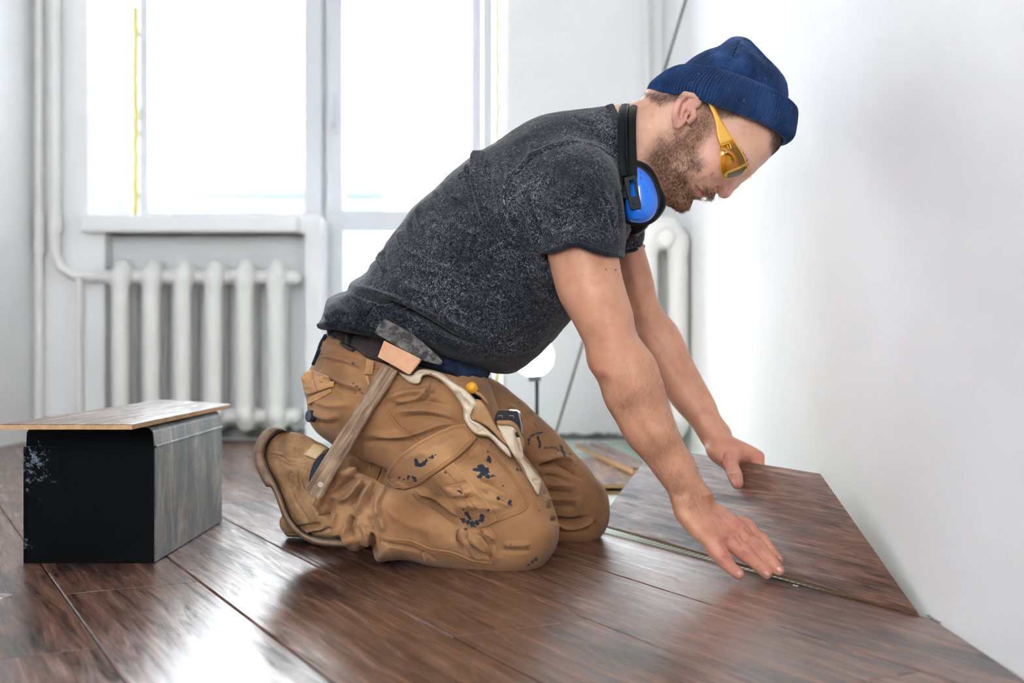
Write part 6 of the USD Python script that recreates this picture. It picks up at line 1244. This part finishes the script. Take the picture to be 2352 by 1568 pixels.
# ------------------------------------------------------------------ suede tool pouch on the hip, with a screwdriver and a tape measure in it
M['cream'] = mottled('cream_leather', s2l(196, 176, 148), s2l(222, 206, 182), 20, .72, .3, 220)
M['suede'] = mottled('tan_suede', s2l(160, 122, 84), s2l(184, 144, 102), 26, .92, .4, 300)
tp = thing('tool_pouch', 'cream leather and tan suede tool pouch slung over the man thigh', 'tool pouch')
ddep = lambda q: np.minimum(tdep(q), np.interp(np.asarray(q)[:, 0], [1000, 1100, 1180, 1250], [1.80, 1.79, 1.80, 1.84]))
def leather(name, o, m_, t=.006, lift=.004, folds=(), curve=True, wr=.0015, label=None, dep=None):
    m = patch(o, dep or ddep, t, lift, 2.4, 6, curve, thick=.010); r = Relief(m)
    for l, a, w in folds: r.fold(l, a, w, .25)
    r.noise(wr, 45, 6, mask=r.face); return obj(name, r.done(), m_, tp, smooth=True, label=label)
leather('pocket', zg([(690, 720), (760, 712), (850, 715), (930, 770), (975, 870), (1000, 990), (1005, 1080), (985, 1170), (930, 1150), (850, 1050), (770, 920), (700, 800)]), M['cream'], .010, .002, folds=[(zg([(700, 770), (800, 780), (900, 800)]), -.002, 4), (zg([(900, 800), (940, 920), (990, 1080)]), -.004, 5)], label='small cream leather pocket')
leather('pocket_trim', zg([(688, 720), (760, 706), (850, 712), (930, 768), (985, 880), (1005, 1000), (1003, 1090), (985, 1000), (940, 880), (890, 800), (800, 770), (700, 760)]), M['suede'], .004, .011, wr=.0006)
leather('long_strip', zg([(690, 800), (800, 900), (940, 1080), (1060, 1220), (1130, 1310), (1190, 1390), (1180, 1480), (1160, 1560), (1100, 1470), (1020, 1340), (940, 1200), (880, 1110), (800, 980)]), M['cream'], .008, .004, folds=[(zg([(1080, 1390), (1190, 1385)]), -.003, 4), (zg([(900, 1080), (950, 1200), (1040, 1340)]), -.003, 5)])
leather('suede_panel', zg([(440, 480), (500, 480), (560, 540), (610, 620), (660, 720), (720, 820), (790, 930), (825, 1010), (780, 980), (700, 900), (600, 800), (500, 740), (410, 700), (400, 660), (440, 560)]), M['suede'], .006, .008, wr=.0008, label='tan suede panel with pale stitching')
leather('edge_roll', zg([(-60, 180), (0, 165), (120, 225), (230, 300), (330, 360), (430, 450), (470, 520), (440, 580), (405, 660), (420, 700), (500, 745), (600, 820), (700, 910), (800, 1000), (850, 1080), (850, 1130), (790, 1090), (700, 1000), (610, 910), (520, 890), (450, 870), (370, 790), (315, 680), (310, 590), (260, 480), (190, 390), (100, 300), (0, 230)]), M['cream'], .009, .006, folds=[(zg([(200, 380), (300, 470), (380, 560)]), -.006, 6), (zg([(330, 560), (350, 680), (430, 780), (520, 850)]), -.004, 5), (zg([(460, 820), (500, 850), (540, 830), (550, 870)]), -.004, 4), (zg([(250, 430), (380, 480), (430, 560)]), .004, 6)], label='rolled cream leather edge')
leather('upper_edge', z2([(770, 570), (850, 590), (900, 560), (960, 548), (1040, 560), (1110, 590), (1160, 640), (1100, 640), (1020, 600), (950, 600), (930, 650), (880, 660), (820, 630)]), M['cream'], .006, .004, folds=[(z2([(900, 600), (960, 575), (1060, 590)]), -.004, 4)])
leather('back_flap', zg([(430, 390), (480, 385), (540, 430), (590, 500), (600, 540), (560, 520), (520, 470), (470, 430)]), M['suede'], .005, .002, wr=.0006)
st_l = dense(zg([(470, 510), (440, 580), (410, 660), (430, 700)]), 14); stc = [tube([at(*a, float(ddep(np.array([a]))[0]) - .0155), at(*b, float(ddep(np.array([b]))[0]) - .0155)], .0007, 6) for a, b in zip(st_l[:-1:2], st_l[1::2])]
obj('stitching', cat_(*stc), M['cream'], tp)
sd = thing('screwdriver', 'screwdriver with an orange-yellow handle end poking out of the tool pouch', 'screwdriver')
sc = at(*zg([(406, 335)])[0], 1.80); sb = at(*zg([(470, 430)])[0], 1.81); ax_ = (sb - sc) / np.linalg.norm(sb - sc)
hd_ = tube([sc - ax_ * .0068 + ax_ * d for d in (0, .002, .005, .009, .013, .015)], [.0035, .0066, .0082, .0082, .0075, .007], 20); obj('handle_end', hd_, plain('orange_yellow_plastic', s2l(232, 166, 40), .4), sd, smooth=True)
obj('handle_grip', tube([sc + ax_ * .0085, sc + ax_ * .024], .0065, 18), M['black_plastic'], sd, smooth=40)
tm = thing('tape_measure', 'black glossy tape measure standing in the tool pouch', 'tape measure')
M['gblack'] = plain('gloss_black_plastic', s2l(12, 16, 22), .12, coat_weight=.5)
tape_o = zg([(668, 690), (680, 640), (705, 600), (760, 592), (850, 594), (920, 600), (955, 625), (970, 680), (978, 760), (985, 860), (960, 900), (800, 900), (690, 800)])
obj('case', slab(tape_o, 1.795, 1.835, .004), M['gblack'], tm, smooth=35)
obj('edge_band', slab(zg([(925, 610), (955, 640), (975, 760), (984, 860), (972, 862), (958, 740), (935, 650)]), 1.7925, 1.80, .001), plain('grey_edge', s2l(120, 128, 136), .25, metallic=.6), tm)
for u0 in (705, 830): obj('case_mark', slab(zg([(u0, 655), (u0 + 50, 650), (u0 + 55, 685), (u0 + 48, 686), (u0 + 44, 660), (u0, 664)]), 1.7942, 1.797, .0002), plain('grey_print', s2l(96, 104, 112), .5), tm)
